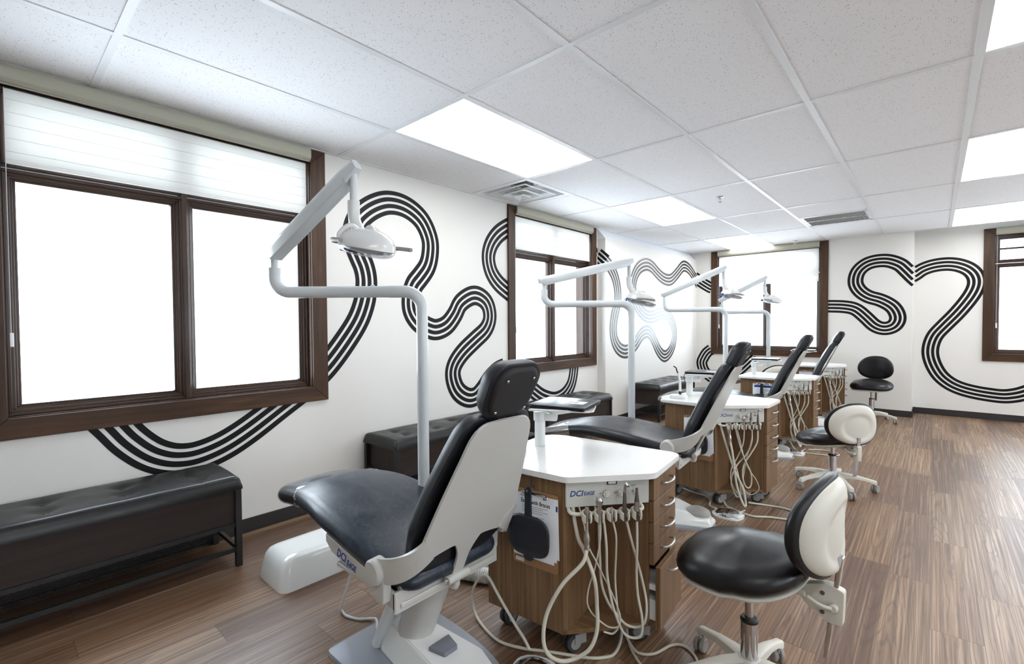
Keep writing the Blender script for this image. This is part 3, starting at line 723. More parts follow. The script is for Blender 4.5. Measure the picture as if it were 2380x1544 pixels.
    def bend(p):
        return Vector((p.x, p.y, p.z+.03*((p.x-.28)/.28)**2*.0+.012*math.sin(p.x/Lb*PI)))
    bm = NB(); pillow(bm, outline_w(wb, Lb), .05, .006, .036, .01, bend, mtx=B @ Matrix.Translation((-.01, 0, .012))); obj('backrest_cushion', bm, 'leather', t)
    bm = NB(); wsh = [(.075, .2), (.1, .203), (.15, .195), (.3, .168), (.42, .14), (.48, .128), (.52, .1), (.525, 0)]
    so = [(u, -v) for u, v in wsh]+[(u, v) for u, v in reversed(wsh[:-1])]+[(.07, .17), (.083, .12), (.09, .07), (.085, .035), (.085, -.035), (.09, -.07), (.083, -.12), (.07, -.17)]
    so = [(u, v) for u, v in so]
    so = rpoly(so, [.005, .02, .1, .1, .1, .06, .05, .05, .05, .06, .1, .1, .1, .02, .005]+[.01]*8, 3)
    prism(bm, so, -.012, -.004, .002, 2, lambda p: B @ Vector((p.x, p.y, p.z))); sh = obj('backrest_shell', bm, 'plastic', t)
    bm = NB(); prism(bm, rpoly([(-.055, -.022), (.04, -.024), (.1, -.06), (.1, .06), (.04, .024), (-.055, .022)], [.012, .04, .01, .01, .04, .012], 5), -.0125, -.0045, .003, 2, lambda p: B @ Vector((p.x, p.y, p.z)))
    obj('recline_tab', bm, 'plastic', sh)
    # side arms sweeping forward to the hinges
    for s in (-1, 1):
        bm = NB(); th = .01; n = 14; rows = []
        a0, a1 = B @ Vector((.165, s*.19, -.008)), B @ Vector((.084, s*.14, -.008))
        h0, h1 = Vector((-.045, s*.232, .49)), Vector((-.045, s*.232, .425))
        c0, c1 = Vector((.09, s*.243, .525)), Vector((.07, s*.245, .425))
        for i in range(n+1):
            q_ = i/n; p0 = a0*(1-q_)**2+c0*2*q_*(1-q_)+h0*q_*q_; p1 = a1*(1-q_)**2+c1*2*q_*(1-q_)+h1*q_*q_
            d0 = (c0-a0)*(1-q_)+(h0-c0)*q_; nr = (p0-p1).cross(d0).normalized()*s
            rows.append([bm.verts.new(v) for v in (p0, p1, p1-nr*th, p0-nr*th)])
        for a, b in zip(rows, rows[1:]):
            for j in range(4): bm.faces.new((a[j], a[(j+1) % 4], b[(j+1) % 4], b[j]))
        bm.faces.new(rows[0]); bm.faces.new(rows[-1][::-1]); obj('back_arm', bm, 'plastic', t, ang=50)
        bm = NB(); cyl(bm, (-.045, s*.218, .452), (-.045, s*.262, .452), .04, .038, 32, .005)
        prism(bm, rpoly([(-.085, .452), (-.005, .452), (-.008, .36), (-.06, .365)], [.0, .0, .012, .02], 3), s*.216 if s > 0 else -.245, .245 if s > 0 else -.216, .004, 2, lambda p: Vector((p.x, p.z, p.y)))
        hc = obj('hinge_cover', bm, 'plastic', t)
    # recline link under the back
    bm = NB(); e0 = B @ Vector((-.055, 0, -.016)); tube(bm, [(.0, -.0, .345), (.03, 0, .34), tuple(e0+Vector((-.012, 0, -.004)))], .016, 12, 4); cyl(bm, e0+Vector((0, -.045, 0)), e0+Vector((0, .045, 0)), .015, .015, 20, .002)
    lk = obj('recline_link', bm, 'plastic', t)
    bm = NB(); cyl(bm, e0+Vector((0, -.05, 0)), e0+Vector((0, -.044, 0)), .008, .008, 12); obj('pivot_bolt', bm, 'chrome', lk)
    # headrest
    kh = k+.06+head; ch = 1/math.hypot(1, kh); U2 = Vector((kh*ch, 0, ch)); W2_ = Vector((-ch, 0, kh*ch))
    O2 = O+U*(Lb-.02+neck)+Wn*.012
    H = basis(O2, U2, (0, 1, 0), W2_)
    bm = NB(); add(bm, box(NB(), -.06, .05, -.018, .018, -.004, 0.002), basis(O2, U, (0, 1, 0), Wn)); obj('headrest_post', bm, 'steel', t)
    wh2 = roundend(interp([(0, .09), (.06, .104), (.12, .108), (.18, .1)]), .18, .045, .06)
    bm = NB(); pillow(bm, outline_w(wh2, .18, 24), .054, .004, .032, .012, mtx=H @ Matrix.Translation((.0, 0, -.005))); hr = obj('headrest_cushion', bm, 'leather', t)
    bm = NB(); pillow(bm, [(.012+u*.87, v*.84) for u, v in outline_w(wh2, .18, 24)], .004, .012, .012, .0, mtx=H @ Matrix.Translation((.0, 0, -.008))); hp = obj('headrest_back', bm, 'plate', hr)
    for u, v in ((.035, -.062), (.035, .062), (.135, -.056), (.135, .056)):
        bm = NB(); pillow(bm, superell(.0045, .0045, 2, 12), .001, .003, .003, mtx=H @ Matrix.Translation((u, v, -.0215))); obj('screw', bm, 'chrome', hp)
    for c_ in [x for x in bpy.data.objects if x.parent == t]:
        if c_.name.split('.')[0] not in ('floor_plate', 'base_cover', 'lift_column', 'lift_strut'): c_.location.z += lift
        else: c_.location.x += bdx
    return t
dental_chair((-1.175, 1.012, 0), 0, 'nearest dental chair, scuffed black seat and blank grey shell seen from behind', .42, 'scuffed', bdx=-.02)
dental_chair((-1.07, 2.79, 0), math.radians(5), 'second dental chair, stretched out behind the nearest white counter', .45, 'leather', tilt=.6, lift=.04, neck=-.04, bdx=-.16)
dental_chair((-1.08, 4.68, 0), math.radians(3), 'third dental chair, rising behind the second cart counter', .45, tilt=.6, lift=.04, neck=-.04, bdx=-.12)
dental_chair((-1.06, 6.42, 0), math.radians(8), 'farthest dental chair, near the far window', .45, tilt=.6, lift=.04, neck=-.04)
# power cord of the nearest chair, floor utility boxes
def utility_box(loc, rz, label):
    t = thing('utility_box', label, 'floor utility box', loc, rz, 'white floor utility boxes')
    n = 48; bm = NB(); rows = []
    for z, ins in ((0, 0), (.004, 0), (.075, .014), (.107, .024), (.126, .038), (.136, .06), (.138, .09)):
        rows.append([bm.verts.new((x, y, z)) for x, y in rpoly([(-.235+ins, -.142+ins*.8), (.235-ins, -.142+ins*.8), (.235-ins, .142-ins*.8), (-.235+ins, .142-ins*.8)], .05-ins*.2, 8)])
    m = len(rows[0])
    for a, b in zip(rows, rows[1:]):
        for i in range(m): bm.faces.new((a[i], a[(i+1) % m], b[(i+1) % m], b[i]))
    bm.faces.new(rows[0][::-1]); bm.faces.new(rows[-1]); obj('cover', bm, 'white', t)
    return t
# ------------------------------------------------------------------ operatory lights
def op_light(px, py, L, a_arm, boom_vec, yaw_head, label, drop=.12):
    """pole at px,py; arm L long heading a_arm (deg); boom vector from elbow; head yaw (deg)"""
    t = thing('dental_light', label, 'dental light', (px, py, 0), 0, 'pole-mounted dental lights')
    r = .0235; d = Vector((math.cos(math.radians(a_arm)), math.sin(math.radians(a_arm)), 0)); ZA = 1.319
    bm = NB(); cyl(bm, (0, 0, 0), (0, 0, .012), .07, .07, 32, .003); cyl(bm, (0, 0, .012), (0, 0, .06), .03, .028, 24); obj('pole_base', bm, 'lampw', t)
    bm = NB(); cyl(bm, (0, 0, .05), (0, 0, ZA-.07), r, r, 24); obj('pole', bm, 'lampw', t)
    bm = NB(); el = [Vector((0, 0, ZA-.09)), Vector((0, 0, ZA-.07))]
    for i in range(1, 9):
        a = PI/2*i/8; el.append(Vector((0, 0, ZA-.07))+d*(.07-.07*math.cos(a))+Vector((0, 0, .07*math.sin(a))))
    el.append(d*.13+Vector((0, 0, ZA))); tube(bm, el, r+.0015, 20, 1, True, False); obj('pole_elbow', bm, 'lampw', t)
    bm = NB(); el = [d*.13+Vector((0, 0, ZA)), d*(L-.06)+Vector((0, 0, ZA))]
    for i in range(1, 9):
        a = PI/2*i/8; el.append(d*(L-.06+.06*math.sin(a))+Vector((0, 0, ZA+.06-.06*math.cos(a))))
    el.append(d*L+Vector((0, 0, ZA+.1))); tube(bm, el, r, 20, 1, True, False); ar = obj('arm', bm, 'lampw', t)
    bm = NB(); cyl(bm, d*L+Vector((0, 0, ZA+.1)), d*L+Vector((0, 0, ZA+.15)), .014, .014, 16); obj('swivel', bm, 'lampw', ar)
    bm = NB(); cyl(bm, d*.2+Vector((0, 0, ZA+r-.002)), d*.2+Vector((0, 0, ZA+r+.004)), .008, .008, 12); obj('bolt_cap', bm, 'lampw', ar)
    b0 = d*L+Vector((0, 0, ZA+.15)); bv = Vector(boom_vec); Lb = bv.length; bd = bv.normalized(); side = bd.cross(Vector((0, 0, 1))).normalized(); bn = side.cross(bd)
    Bm = basis(b0, bd, side, bn)
    sec = rpoly([(-.028, -.034), (.028, -.034), (.031, .012), (.018, .028), (-.018, .028), (-.031, .012)], [.004, .004, .012, .01, .01, .012], 3)
    bm = NB(); prism(bm, sec, -.0, Lb-.03, .001, 1, lambda p: Bm @ Vector((p.z, p.x, p.y+.012))); obj('boom', bm, 'lampw', t)
    for x0, x1, s0, s1, nm in ((-.035, 0, .55, 1, 'boom_cap'), (Lb-.03, Lb+.03, 1, .6, 'boom_cap')):
        bm = NB(); A_ = [bm.verts.new(Bm @ Vector((x0, a*s0, b*s0+.012+(.006 if s0 < 1 else 0)))) for a, b in sec]; B_ = [bm.verts.new(Bm @ Vector((x1, a*s1, b*s1+.012+(.006 if s1 < 1 else 0)))) for a, b in sec]
        bm.faces.new(A_[::-1]); bm.faces.new(B_)
        for i in range(len(sec)): bm.faces.new((A_[i], A_[(i+1) % len(sec)], B_[(i+1) % len(sec)], B_[i]))
        obj(nm, bm, 'lampw', t)
    e = b0+bv; hd = Vector((math.cos(math.radians(yaw_head)), math.sin(math.radians(yaw_head)), 0))
    bm = NB(); cyl(bm, e+Vector((0, 0, .0)), e+Vector((0, 0, -.1)), .0135, .0135, 16); obj('drop_rod', bm, 'lampw', t)
    bm = NB(); hp = e+Vector((0, 0, -.1)); neck = [hp, hp+Vector((0, 0, -.05)), hp+hd*.012+Vector((0, 0, -.085)), hp+hd*.045+Vector((0, 0, -.125)), hp+hd*.07+Vector((0, 0, -.145))]
    tube(bm, neck, .0215, 18, 5); obj('neck', bm, 'white', t)
    hc = hp+hd*.085+Vector((0, 0, -.178)); sd = hd.cross(Vector((0, 0, 1))); tl = math.radians(14)
    hx = (hd*math.cos(tl)-Vector((0, 0, math.sin(tl)))); hz = sd.cross(hx); hz = hz if hz.z > 0 else -hz
    Hm = basis(hc, hx, sd, hz)
    bm = NB()
    for s in (-1, 1):
        p = [hp+hd*.06+Vector((0, 0, -.137)), Hm @ Vector((-.04, s*.05, .066)), Hm @ Vector((-.05, s*.085, .03)), Hm @ Vector((-.02, s*.09, .0))]
        tube(bm, p, .0095, 12, 6)
    obj('yoke', bm, 'white', t)
    ol = [(.112*math.copysign(abs(math.cos(a))**.85, math.cos(a))+.0, .1*math.sin(a)*(1-.25*max(0, math.cos(a)))) for a in [2*PI*i/40 for i in range(40)]]
    bm = NB(); pillow(bm, ol, .064, .008, .085, .016, mtx=Hm); hh = obj('lamp_housing', bm, 'white', t)
    bm = NB(); pillow(bm, [(x*.97, y*.97) for x, y in ol], .002, .026, .05, .0, mtx=Hm @ Matrix.Translation((0, 0, -.004))); obj('lamp_lens', bm, 'lens', hh)
    bm = NB(); pillow(bm, [(x*.9, y*.88) for x, y in ol], .002, .016, .06, .0, mtx=Hm @ Matrix.Translation((0, 0, -.003))); obj('reflector', bm, 'reflect', hh)
    bm = NB()
    for s in (-1, 1):
        b2 = NB(); tube(b2, [Hm @ Vector((-.05, s*.085, .004)), Hm @ Vector((-.04, s*.112, .006)), Hm @ Vector((-.0, s*.135, .012)), Hm @ Vector((.06, s*.142, .016))], .0075, 12, 6); obj('handle', b2, 'castg', hh)
    bm.free()
    bm = NB(); add(bm, box(NB(), -.116, -.106, -.04, .04, -.03, .0, .003, 1), Hm); obj('switch_panel', bm, 'blue', hh)
    return t
op_light(-1.555, 1.21, .6, 222, (.43, .11, .265), 2, 'nearest dental light, big angled boom in front of the left window')
op_light(-1.545, 3.0, .6, 222, (.35, .55, .15), 40, 'second dental light, boom across the middle window')
op_light(-1.55, 5.0, .6, 215, (.42, .5, .27), 40, 'third dental light, boom pointing at the far window shade')
op_light(-1.55, 6.66, .55, 210, (.45, .2, .26), -10, 'farthest dental light, small in front of the far window')
# ------------------------------------------------------------------ dental carts
CAB = [(-.335, 0), (0, 0), (.2225, .2225), (.2225, .475), (-.335, .475)]
ZB, ZT = .09, .641
def hoseset(v):
    A = [(0.068, 0.42), (0.045, 0.382), (-0.026, 0.317), (-0.075, 0.227), (-0.092, 0.154), (-0.079, 0.098), (-0.034, 0.059), (0.014, 0.06), (0.064, 0.096), (0.092, 0.154), (0.096, 0.23), (0.085, 0.327), (0.064, 0.404), (0.047, 0.44), (0.037, 0.495), (0.033, 0.556)]
    B = [(0.116, 0.507), (0.111, 0.449), (0.096, 0.352), (0.078, 0.291), (0.066, 0.243), (0.078, 0.207), (0.11, 0.168), (0.146, 0.14), (0.176, 0.147), (0.183, 0.182), (0.161, 0.248), (0.125, 0.322), (0.096, 0.38), (0.075, 0.424), (.06, .5), (.055, .55)]
    Cc = [(0.16, 0.508), (0.169, 0.458), (0.174, 0.388), (0.173, 0.296), (0.177, 0.197), (0.181, 0.147), (.165, .11), (.13, .12)]
    D = [(0.209, 0.504), (0.224, 0.44), (0.249, 0.367), (0.272, 0.287), (0.283, 0.208), (0.275, 0.144), (0.249, 0.122), (0.212, 0.136), (0.179, 0.175), (0.146, 0.221), (0.125, 0.286), (0.116, 0.392), (0.116, 0.504), (.116, .54)]
    E_ = [(0.246, 0.506), (0.242, 0.422), (0.242, 0.33), (0.249, 0.245), (0.26, 0.166), (0.254, 0.11), (0.223, 0.099), (0.193, 0.124), (0.164, 0.19), (0.15, 0.241), (0.139, 0.326), (0.134, 0.424), (0.134, 0.507), (.134, .54)]
    if v == 0: return A, B, Cc, D, E_
    # other carts: the suction hose hangs straight, the rest cross
    A = [(.07, .44), (.075, .37), (.085, .27), (.105, .16), (.13, .07), (.15, .035), (.16, .06), (.14, .15), (.1, .27), (.06, .4), (.035, .5), (.03, .555)]
    B = [(.116, .507), (.135, .42), (.16, .33), (.19, .26), (.235, .19), (.25, .13), (.21, .095), (.17, .12), (.15, .18), (.16, .25), (.18, .33), (.2, .42), (.205, .5), (.205, .54)]
    Cc = [(.16, .508), (.15, .42), (.12, .33), (.09, .27), (.075, .21), (.09, .15), (.12, .11), (.15, .1)]
    D = [(.209, .504), (.205, .43), (.18, .35), (.13, .29), (.09, .23), (.08, .17), (.1, .12), (.12, .08), (.14, .1), (.13, .2), (.1, .33), (.075, .45), (.07, .54)]
    E_ = [(.246, .506), (.235, .43), (.2, .36), (.16, .29), (.145, .22), (.16, .16), (.19, .14), (.205, .17), (.195, .24), (.16, .32), (.13, .42), (.125, .54)]
    return A, B, Cc, D, E_
SQ = math.sqrt(.5)
def cart(loc, rz, label, var=0, opened=False):
    t = thing('dental_cart', label, 'dental cart', loc, rz, 'wood-look delivery carts')
    xl, yb = -.335, .475
    bm = NB(); prism(bm, [(xl, 0), (-.002, 0), (-.002, .016), (xl, .016)], ZB, ZT, .001, 1)          # left side panel
    prism(bm, [(xl, .016), (xl+.016, .016), (xl+.016, yb), (xl, yb)], ZB, ZT)                          # end panel
    prism(bm, [(xl, yb-.016), (.2225, yb-.016), (.2225, yb), (xl, yb)], ZB, ZT)
    prism(bm, [(0, 0), (.012, .012), (0.012, .235), (-.004, .235), (-.004, .0)], ZB, ZT)                         # recess side wall
    prism(bm, [(.012, .222), (.2225, .222), (.2225, .238), (.012, .238)], ZB, ZT)                       # recess side wall
    obj('body', bm, 'cab', t, smooth=False)
    bm = NB(); prism(bm, [(0, .0), (.2225, .2225), (.2225, .238), (0, .238)], ZB, ZB+.016); prism(bm, [(xl, .016), (0, .016), (0, .238), (.2225, .238), (.2225, yb-.016), (xl, yb-.016)], ZB, ZB+.016)
    obj('bottom_shelf', bm, 'cabh', t, smooth=False)
    # counter top
    ct = rpoly([(xl-.03, -.03), (.028, -.03), (.26, .19), (.256, .505), (xl-.03, .505)], [.03, .02, .025, .04, .09], 6)
    bm = NB(); prism(bm, ct, ZT, ZT+.02, .006, 3); obj('countertop', bm, 'counter', t, ang=50)
    # control panel on the chamfer
    Cm = basis((0, 0, 0), (SQ, SQ, 0), (0, 0, 1), (SQ, -SQ, 0))     # x along chamfer, y up, z outwards
    bm = NB(); add(bm, box(NB(), .008, .312, .545, .6405, -.02, .012, .002, 1), Cm); cp = obj('control_panel', bm, 'panel', t, smooth=False)
    def ctext(s, x, y, size, mat='blue', sh=.25, al='LEFT', xs=1): text('panel_lettering', s, size, mat, cp, Cm @ Matrix.Translation((x, y, .0125)), .0002, sh, al, xs)
    ctext('DCI', .02, .592, .028); ctext('EdGE', .071, .591, .0185, xs=.92)
    ctext('MASTER', .245, .611, .0045, sh=0); ctext('ON', .25, .605, .0045, sh=0); ctext('OFF', .25, .579, .0045, sh=0); ctext('AIR', .128, .588, .0045, sh=0); ctext('WATER', .18, .588, .0045, sh=0)
    bm = NB(); add(bm, box(NB(), .155, .193, .618, .632, .011, .014, .001, 1), Cm); g = obj('gauge', bm, 'black', cp, smooth=False)
    bm = NB(); add(bm, box(NB(), .16, .188, .621, .629, .0138, .0144), Cm); obj('gauge_scale', bm, 'paper', g, smooth=False)
    for kx in (.152, .205):
        bm = NB(); n = 48; oo = [((.0125+.0016*math.cos(8*a))*math.cos(a), (.0125+.0016*math.cos(8*a))*math.sin(a)) for a in [2*PI*i/n for i in range(n)]]
        m2 = Cm @ Matrix.Translation((kx, .588, .012)); t2 = bmesh.new(); prism(t2, oo, 0, .011, .001, 1); add(bm, t2, m2); add(bm, lathe(NB(), [(0, .016), (.007, .016), (.0075, .011), (.0075, .008)], 20), m2); obj('knob', bm, 'cream', cp)
    bm = NB(); add(bm, lathe(NB(), [(0, .016), (.003, .016), (.003, .006), (.007, .006), (.007, 0)], 16), Cm @ Matrix.Translation((.255, .592, .012))); obj('toggle_switch', bm, 'steel', cp)
    # holder bar
    bm = NB(); add(bm, tube(NB(), [(.02, .54, -.005), (.018, .535, .03), (.04, .532, .04), (.12, .532, .04), (.2, .532, .04), (.262, .532, .04), (.278, .54, .03), (.276, .545, -.005)], .0065, 12, 6), Cm); hb = obj('holder_bar', bm, 'cream', t)
    hx = [.068, .112, .156, .202, .246]
    for x in hx:
        # C-shaped tilted holder cup
        b2 = NB(); n = 22; rows = []
        for i in range(n+1):
            a = math.radians(-90+32+(360-64)*i/n); ca, sa = math.cos(a), math.sin(a)
            rows.append([b2.verts.new(Vector((x+r*ca, .53+zz-.010*(-sa)*.6, .058+r*sa*-1*(-1)))) for r, zz in ((.0125, -.016), (.0175, -.013), (.0185, .0), (.0165, .012), (.0125, .012))])
        for a_, b_ in zip(rows, rows[1:]):
            for j in range(5): b2.faces.new((a_[j], a_[(j+1) % 5], b_[(j+1) % 5], b_[j]))
        b2.faces.new(rows[0]); b2.faces.new(rows[-1][::-1])
        # face the opening outward (+z): flip
        for v in b2.verts: v.co.z = .116-v.co.z
        b3 = NB(); add(b3, b2, Cm); add(b3, cyl(NB(), (x, .532, .03), (x, .532, .046), .013, .013, 16, .002), Cm); obj('holder', b3, 'cream', hb)
    # instruments
    def inst(x, prof, mat, tip=None, name='handpiece'):
        b2 = NB(); add(b2, lathe(NB(), [(r, 0) if False else (r, z) for r, z in prof], 16), Cm @ Matrix.Translation((x, 0, .058)) @ Matrix.Rotation(-PI/2, 4, 'X')); o = obj(name, b2, mat, t); return o
    def vert(x, z0, prof, mat, name):
        """profile (r, height) standing vertical in the holder"""
        b2 = NB(); m2 = Cm @ Matrix.Translation((x, 0, .058)) @ Matrix.Rotation(-PI/2, 4, 'X')
        m3 = Matrix.Translation(m2.translation) ; b_ = lathe(NB(), [(r, h) for r, h in prof], 16); add(b2, b_, m3 @ Matrix.Identity(4)); return obj(name, b2, mat, t)
    order = [0, 1, 2, 3, 4] if var == 0 else [0, 2, 1, 4, 3]
    for x, kind in zip(hx, order):
        if kind == 0:
            s = vert(x, 0, [(0, .56), (.007, .56), (.008, .545), (.0055, .535), (.0055, .48), (.01, .465), (.0115, .45), (.0085, .44), (.0095, .43), (.0095, .415), (0, .415)], 'steel', 'suction_handpiece')
        elif kind == 1:
            s = vert(x, 0, [(0, .592), (.006, .592), (.013, .583), (.012, .57), (.0075, .562), (.0075, .505), (0, .505)], 'steel', 'syringe')
            b2 = NB(); add(b2, cyl(NB(), (x-.002, .585, .058), (x-.018, .6, .075), .0045, .003, 12), Cm); obj('syringe_tip', b2, 'chrome', s)
        elif kind == 2:
            s = vert(x, 0, [(0, .556), (.003, .556), (.0035, .55), (.008, .535), (.0065, .525), (.005, .505), (0, .505)], 'steel', 'coupler')
        elif kind == 3:
            s = vert(x, 0, [(0, .61), (.0045, .61), (.006, .59), (.0068, .57), (.0075, .535), (.005, .53), (.005, .502), (0, .502)], 'pewter', 'drill_handpiece')
            b2 = NB(); add(b2, tube(NB(), [(x, .6, .058), (x, .625, .062), (x+.002, .636, .07)], .0045, 12, 5), Cm); add(b2, cyl(NB(), (x+.003, .637, .066), (x+.003, .633, .082), .0055, .005, 14, .001), Cm); obj('drill_head', b2, 'steel', s)
        else:
            s = vert(x, 0, [(0, .617), (.004, .617), (.0045, .605), (.005, .6), (.0085, .572), (.0085, .535), (.005, .53), (.005, .502), (0, .502)], 'pewter', 'drill_handpiece')
            b2 = NB(); add(b2, lathe(NB(), [(.0089, .571), (.009, .571), (.009, .538), (.0089, .538)], 16), Matrix.Translation((Cm @ Matrix.Translation((x, 0, .058))).translation)); obj('grip_sleeve', b2, 'steel', s)
    HS = hoseset(var); rad = [.0066, .0026, .0034, .0044, .0044]; off = [.085, .06, .052, .05, .066]; ins_off = [.03, .035, .04, .045, .04]
    for P, r, o_ in zip(HS, rad, off):
        n = len(P); pts = []
        for i, (a, b) in enumerate(P):
            e = min(1, i/2)*1.0; oo = .058+(o_-.058)*e
            if i >= n-2 and b > .5: oo = .0 if i == n-1 else .03
            elif i >= n-4 and r > .006: oo = .03
            oo += .008*math.sin(i*1.7)
            pts.append((a, b, max(oo, -.01)))
        b2 = NB(); add(b2, tube(NB(), pts, r, 10, 6), Cm); obj('hose', b2, 'hose', t)
    # drawers on the right side
    splits = [.636, .546, .468, .391, .313, .085]
    for i in range(5):
        z1, z0 = splits[i]-.0015, splits[i+1]+.0015
        pull = .0; x0 = .2225
        if i == 4 and opened: pull = .024
        b2 = NB(); box(b2, x0+.001+pull, x0+.019+pull, .226, .474, z0, z1, .001, 1)
        if pull:
            pass
        dr = obj('drawer', b2, 'cab', t, smooth=False)
        if pull:
            b2 = NB(); box(b2, x0-.15, x0+.001+pull, .24, .46, z0+.02, z0+.095, .002, 1); box(b2, x0-.1, x0+.001+pull, .234, .246, z0+.135, z0+.155); obj('drawer_box', b2, 'white', dr, smooth=False)
        zc = z1-.035 if i == 4 else (z0+z1)/2+.004
        b2 = NB(); xx = x0+.019+pull; tube(b2, [(xx, .305, zc), (xx+.016, .308, zc), (xx+.024, .33, zc), (xx+.026, .355, zc), (xx+.024, .38, zc), (xx+.016, .402, zc), (xx, .405, zc)], .0048, 10, 5); obj('handle', b2, 'steel', dr)
    # casters
    for cx, cy, ca in ((-.28, .06, 80), (-.0, .07, 60), (.17, .27, 20), (.17, .43, 30), (-.28, .42, 120)):
        b2 = NB(); dx, dy = math.cos(math.radians(ca)), math.sin(math.radians(ca)); c0 = Vector((cx, cy, .034)); sdv = Vector((-dy, dx, 0))
        for s in (-1, 1): cyl(b2, c0+sdv*(s*.006), c0+sdv*(s*.021), .034, .034, 24, .003)
        ca_ = obj('caster', b2, 'rubber', t)
        b2 = NB(); cyl(b2, c0-sdv*.0225, c0+sdv*.0225, .021, .021, 20); box(b2, -.006, .006, -.006, .006, -.02, .03, 0, 1, Matrix.Translation(c0+Vector((0, 0, .02))))
        add(b2, box(NB(), -.006, .04, -.0265, -.0235, -.0, .035), basis(c0, (dx, dy, 0), sdv, (0, 0, 1))); cyl(b2, (cx, cy, .06), (cx, cy, ZB), .008, .008, 12); cyl(b2, (cx, cy, ZB-.006), (cx, cy, ZB), .022, .022, 16)
        obj('caster_fork', b2, 'castg', ca_)
    return t
carts = [((-.953, 1.345), 5.5), ((-1.036, 3.139), -2), ((-1.075, 5.01), 0), ((-1.0, 6.73), 8)]
labs = ['nearest wood-look cart with its bottom drawer ajar and hoses looping down', 'second wood-look cart, hoses crossing, behind the nearest counter', 'third wood-look cart with five drawer handles, behind the second chair', 'farthest wood-look cart beside the stool at the far wall']
def cw(i, x, y):
    (a, b), r = carts[i]; r = math.radians(r); return (a+x*math.cos(r)-y*math.sin(r), b+x*math.sin(r)+y*math.cos(r))
for i, ((x, y), r) in enumerate(carts): cart((x, y, 0), math.radians(r), labs[i], 0 if i == 0 else 1, i == 0)
TOP = ZT+.02
# ------------------------------------------------------------------ laptop stands, laptops, curing lights, clipboards, mirrors
def laptop_stand(x, y, rz, low, label):
    t = thing('laptop_stand', label, 'laptop stand', (x, y, TOP), rz, 'swivel laptop stands')
    t.location.z -= 0; bm = NB(); cyl(bm, (0, 0, 0), (0, 0, .125-low), .023, .023, 32, .001); obj('post', bm, 'white', t)
    bm = NB(); cyl(bm, (0, 0, .125), (0, 0, .165), .028, .028, 32, .002); box(bm, .01, .075, -.018, .018, .127, .158, .005, 2); obj('collar', bm, 'white', t)
    bm = NB(); cyl(bm, (.062, 0, .14), (.062, 0, .184), .015, .015, 24, .002); prism(bm, [(.06, .184), (.2, .184), (.2, .176), (.06, .15)], -.006, .006, .001, 1, lambda p: Vector((p.x, p.z, p.y))); obj('bracket', bm, 'white', t)
    bm = NB(); prism(bm, rpoly([(-.03, -.11), (.21, -.11), (.235, -.085), (.235, .115), (-.03, .115)], .012, 3), .184, .189, .001, 1); tube(bm, [(-.02, -.108, .19), (.2, -.108, .19), (.232, -.085, .19), (.232, .11, .19)], .003, 8, 4); obj('tray', bm, 'white', t)
    for c_ in [x_ for x_ in bpy.data.objects if x_.parent == t and not x_.name.startswith('post')]: c_.location.z -= low
    return t
def laptop(x, y, z, rz, label, sticker=True, cable=True):
    t = thing('laptop', label, 'laptop', (x, y, z), rz, 'closed black laptops')
    bm = NB(); prism(bm, rpoly([(-.12, -.1), (.12, -.1), (.12, .13), (-.12, .13)], .008, 3), 0, .009, .002, 1); obj('laptop_base', bm, 'black', t)
    bm = NB(); prism(bm, rpoly([(-.122, -.102), (.122, -.102), (.122, .132), (-.122, .132)], .01, 3), .0105, .0165, .002, 2); ld = obj('lid', bm, 'laptop', t)
    bm = NB(); cyl(bm, (-.09, .129, .009), (.09, .129, .009), .004, .004, 10); obj('hinge', bm, 'black', t)
    if sticker:
        bm = NB(); box(bm, .005, .09, -.02, .045, .0166, .0172); s = obj('sticker', bm, 'paper', ld, smooth=False)
        bm = NB(); box(bm, .04, .06, .0, .025, .0172, .0175)
        for k in range(4): box(bm, .012, .034, .002+k*.009, .005+k*.009, .0172, .0175)
        obj('sticker_print', bm, 'grille', s, smooth=False)
    if cable:
        bm = NB(); tube(bm, [(-.11, -.1, .006), (-.115, -.118, .0), (-.118, -.12, -.025), (-.113, -.112, -.05)], .0022, 8, 6); obj('cable', bm, 'black', t)
    return t
def curing_light(x, y, rz, label):
    t = thing('curing_light', label, 'curing light', (x, y, TOP), rz, 'cordless curing lights')
    bm = NB(); n = 36; rows = []
    for z, s in ((0, .96), (.003, 1), (.014, 1), (.022, .93), (.027, .75), (.028, .4)):
        rows.append([bm.verts.new((.05*s*math.cos(2*PI*i/n)*(1.15 if math.cos(2*PI*i/n) < 0 else 1), .036*s*math.sin(2*PI*i/n), z)) for i in range(n)])
    for a, b in zip(rows, rows[1:]):
        for i in range(n): bm.faces.new((a[i], a[(i+1) % n], b[(i+1) % n], b[i]))
    bm.faces.new(rows[0][::-1]); bm.faces.new(rows[-1]); obj('charger_base', bm, 'white', t)
    bm = NB(); tube(bm, [(.015, 0, .022), (.015, 0, .055)], .009, 14, 2); obj('grip_ring', bm, 'black', t)
    bm = NB(); tube(bm, [(.015, 0, .05), (.014, 0, .1), (.01, 0, .14), (0, 0, .175)], lambda q_: .0095-.003*q_, 16, 5); obj('wand', bm, 'white', t)
    bm = NB(); tube(bm, [(0, 0, .173), (-.008, 0, .195), (-.014, 0, .212), (-.03, 0, .222)], lambda q_: .0048-.0012*q_, 12, 5); obj('light_guide', bm, 'black', t)
    return t
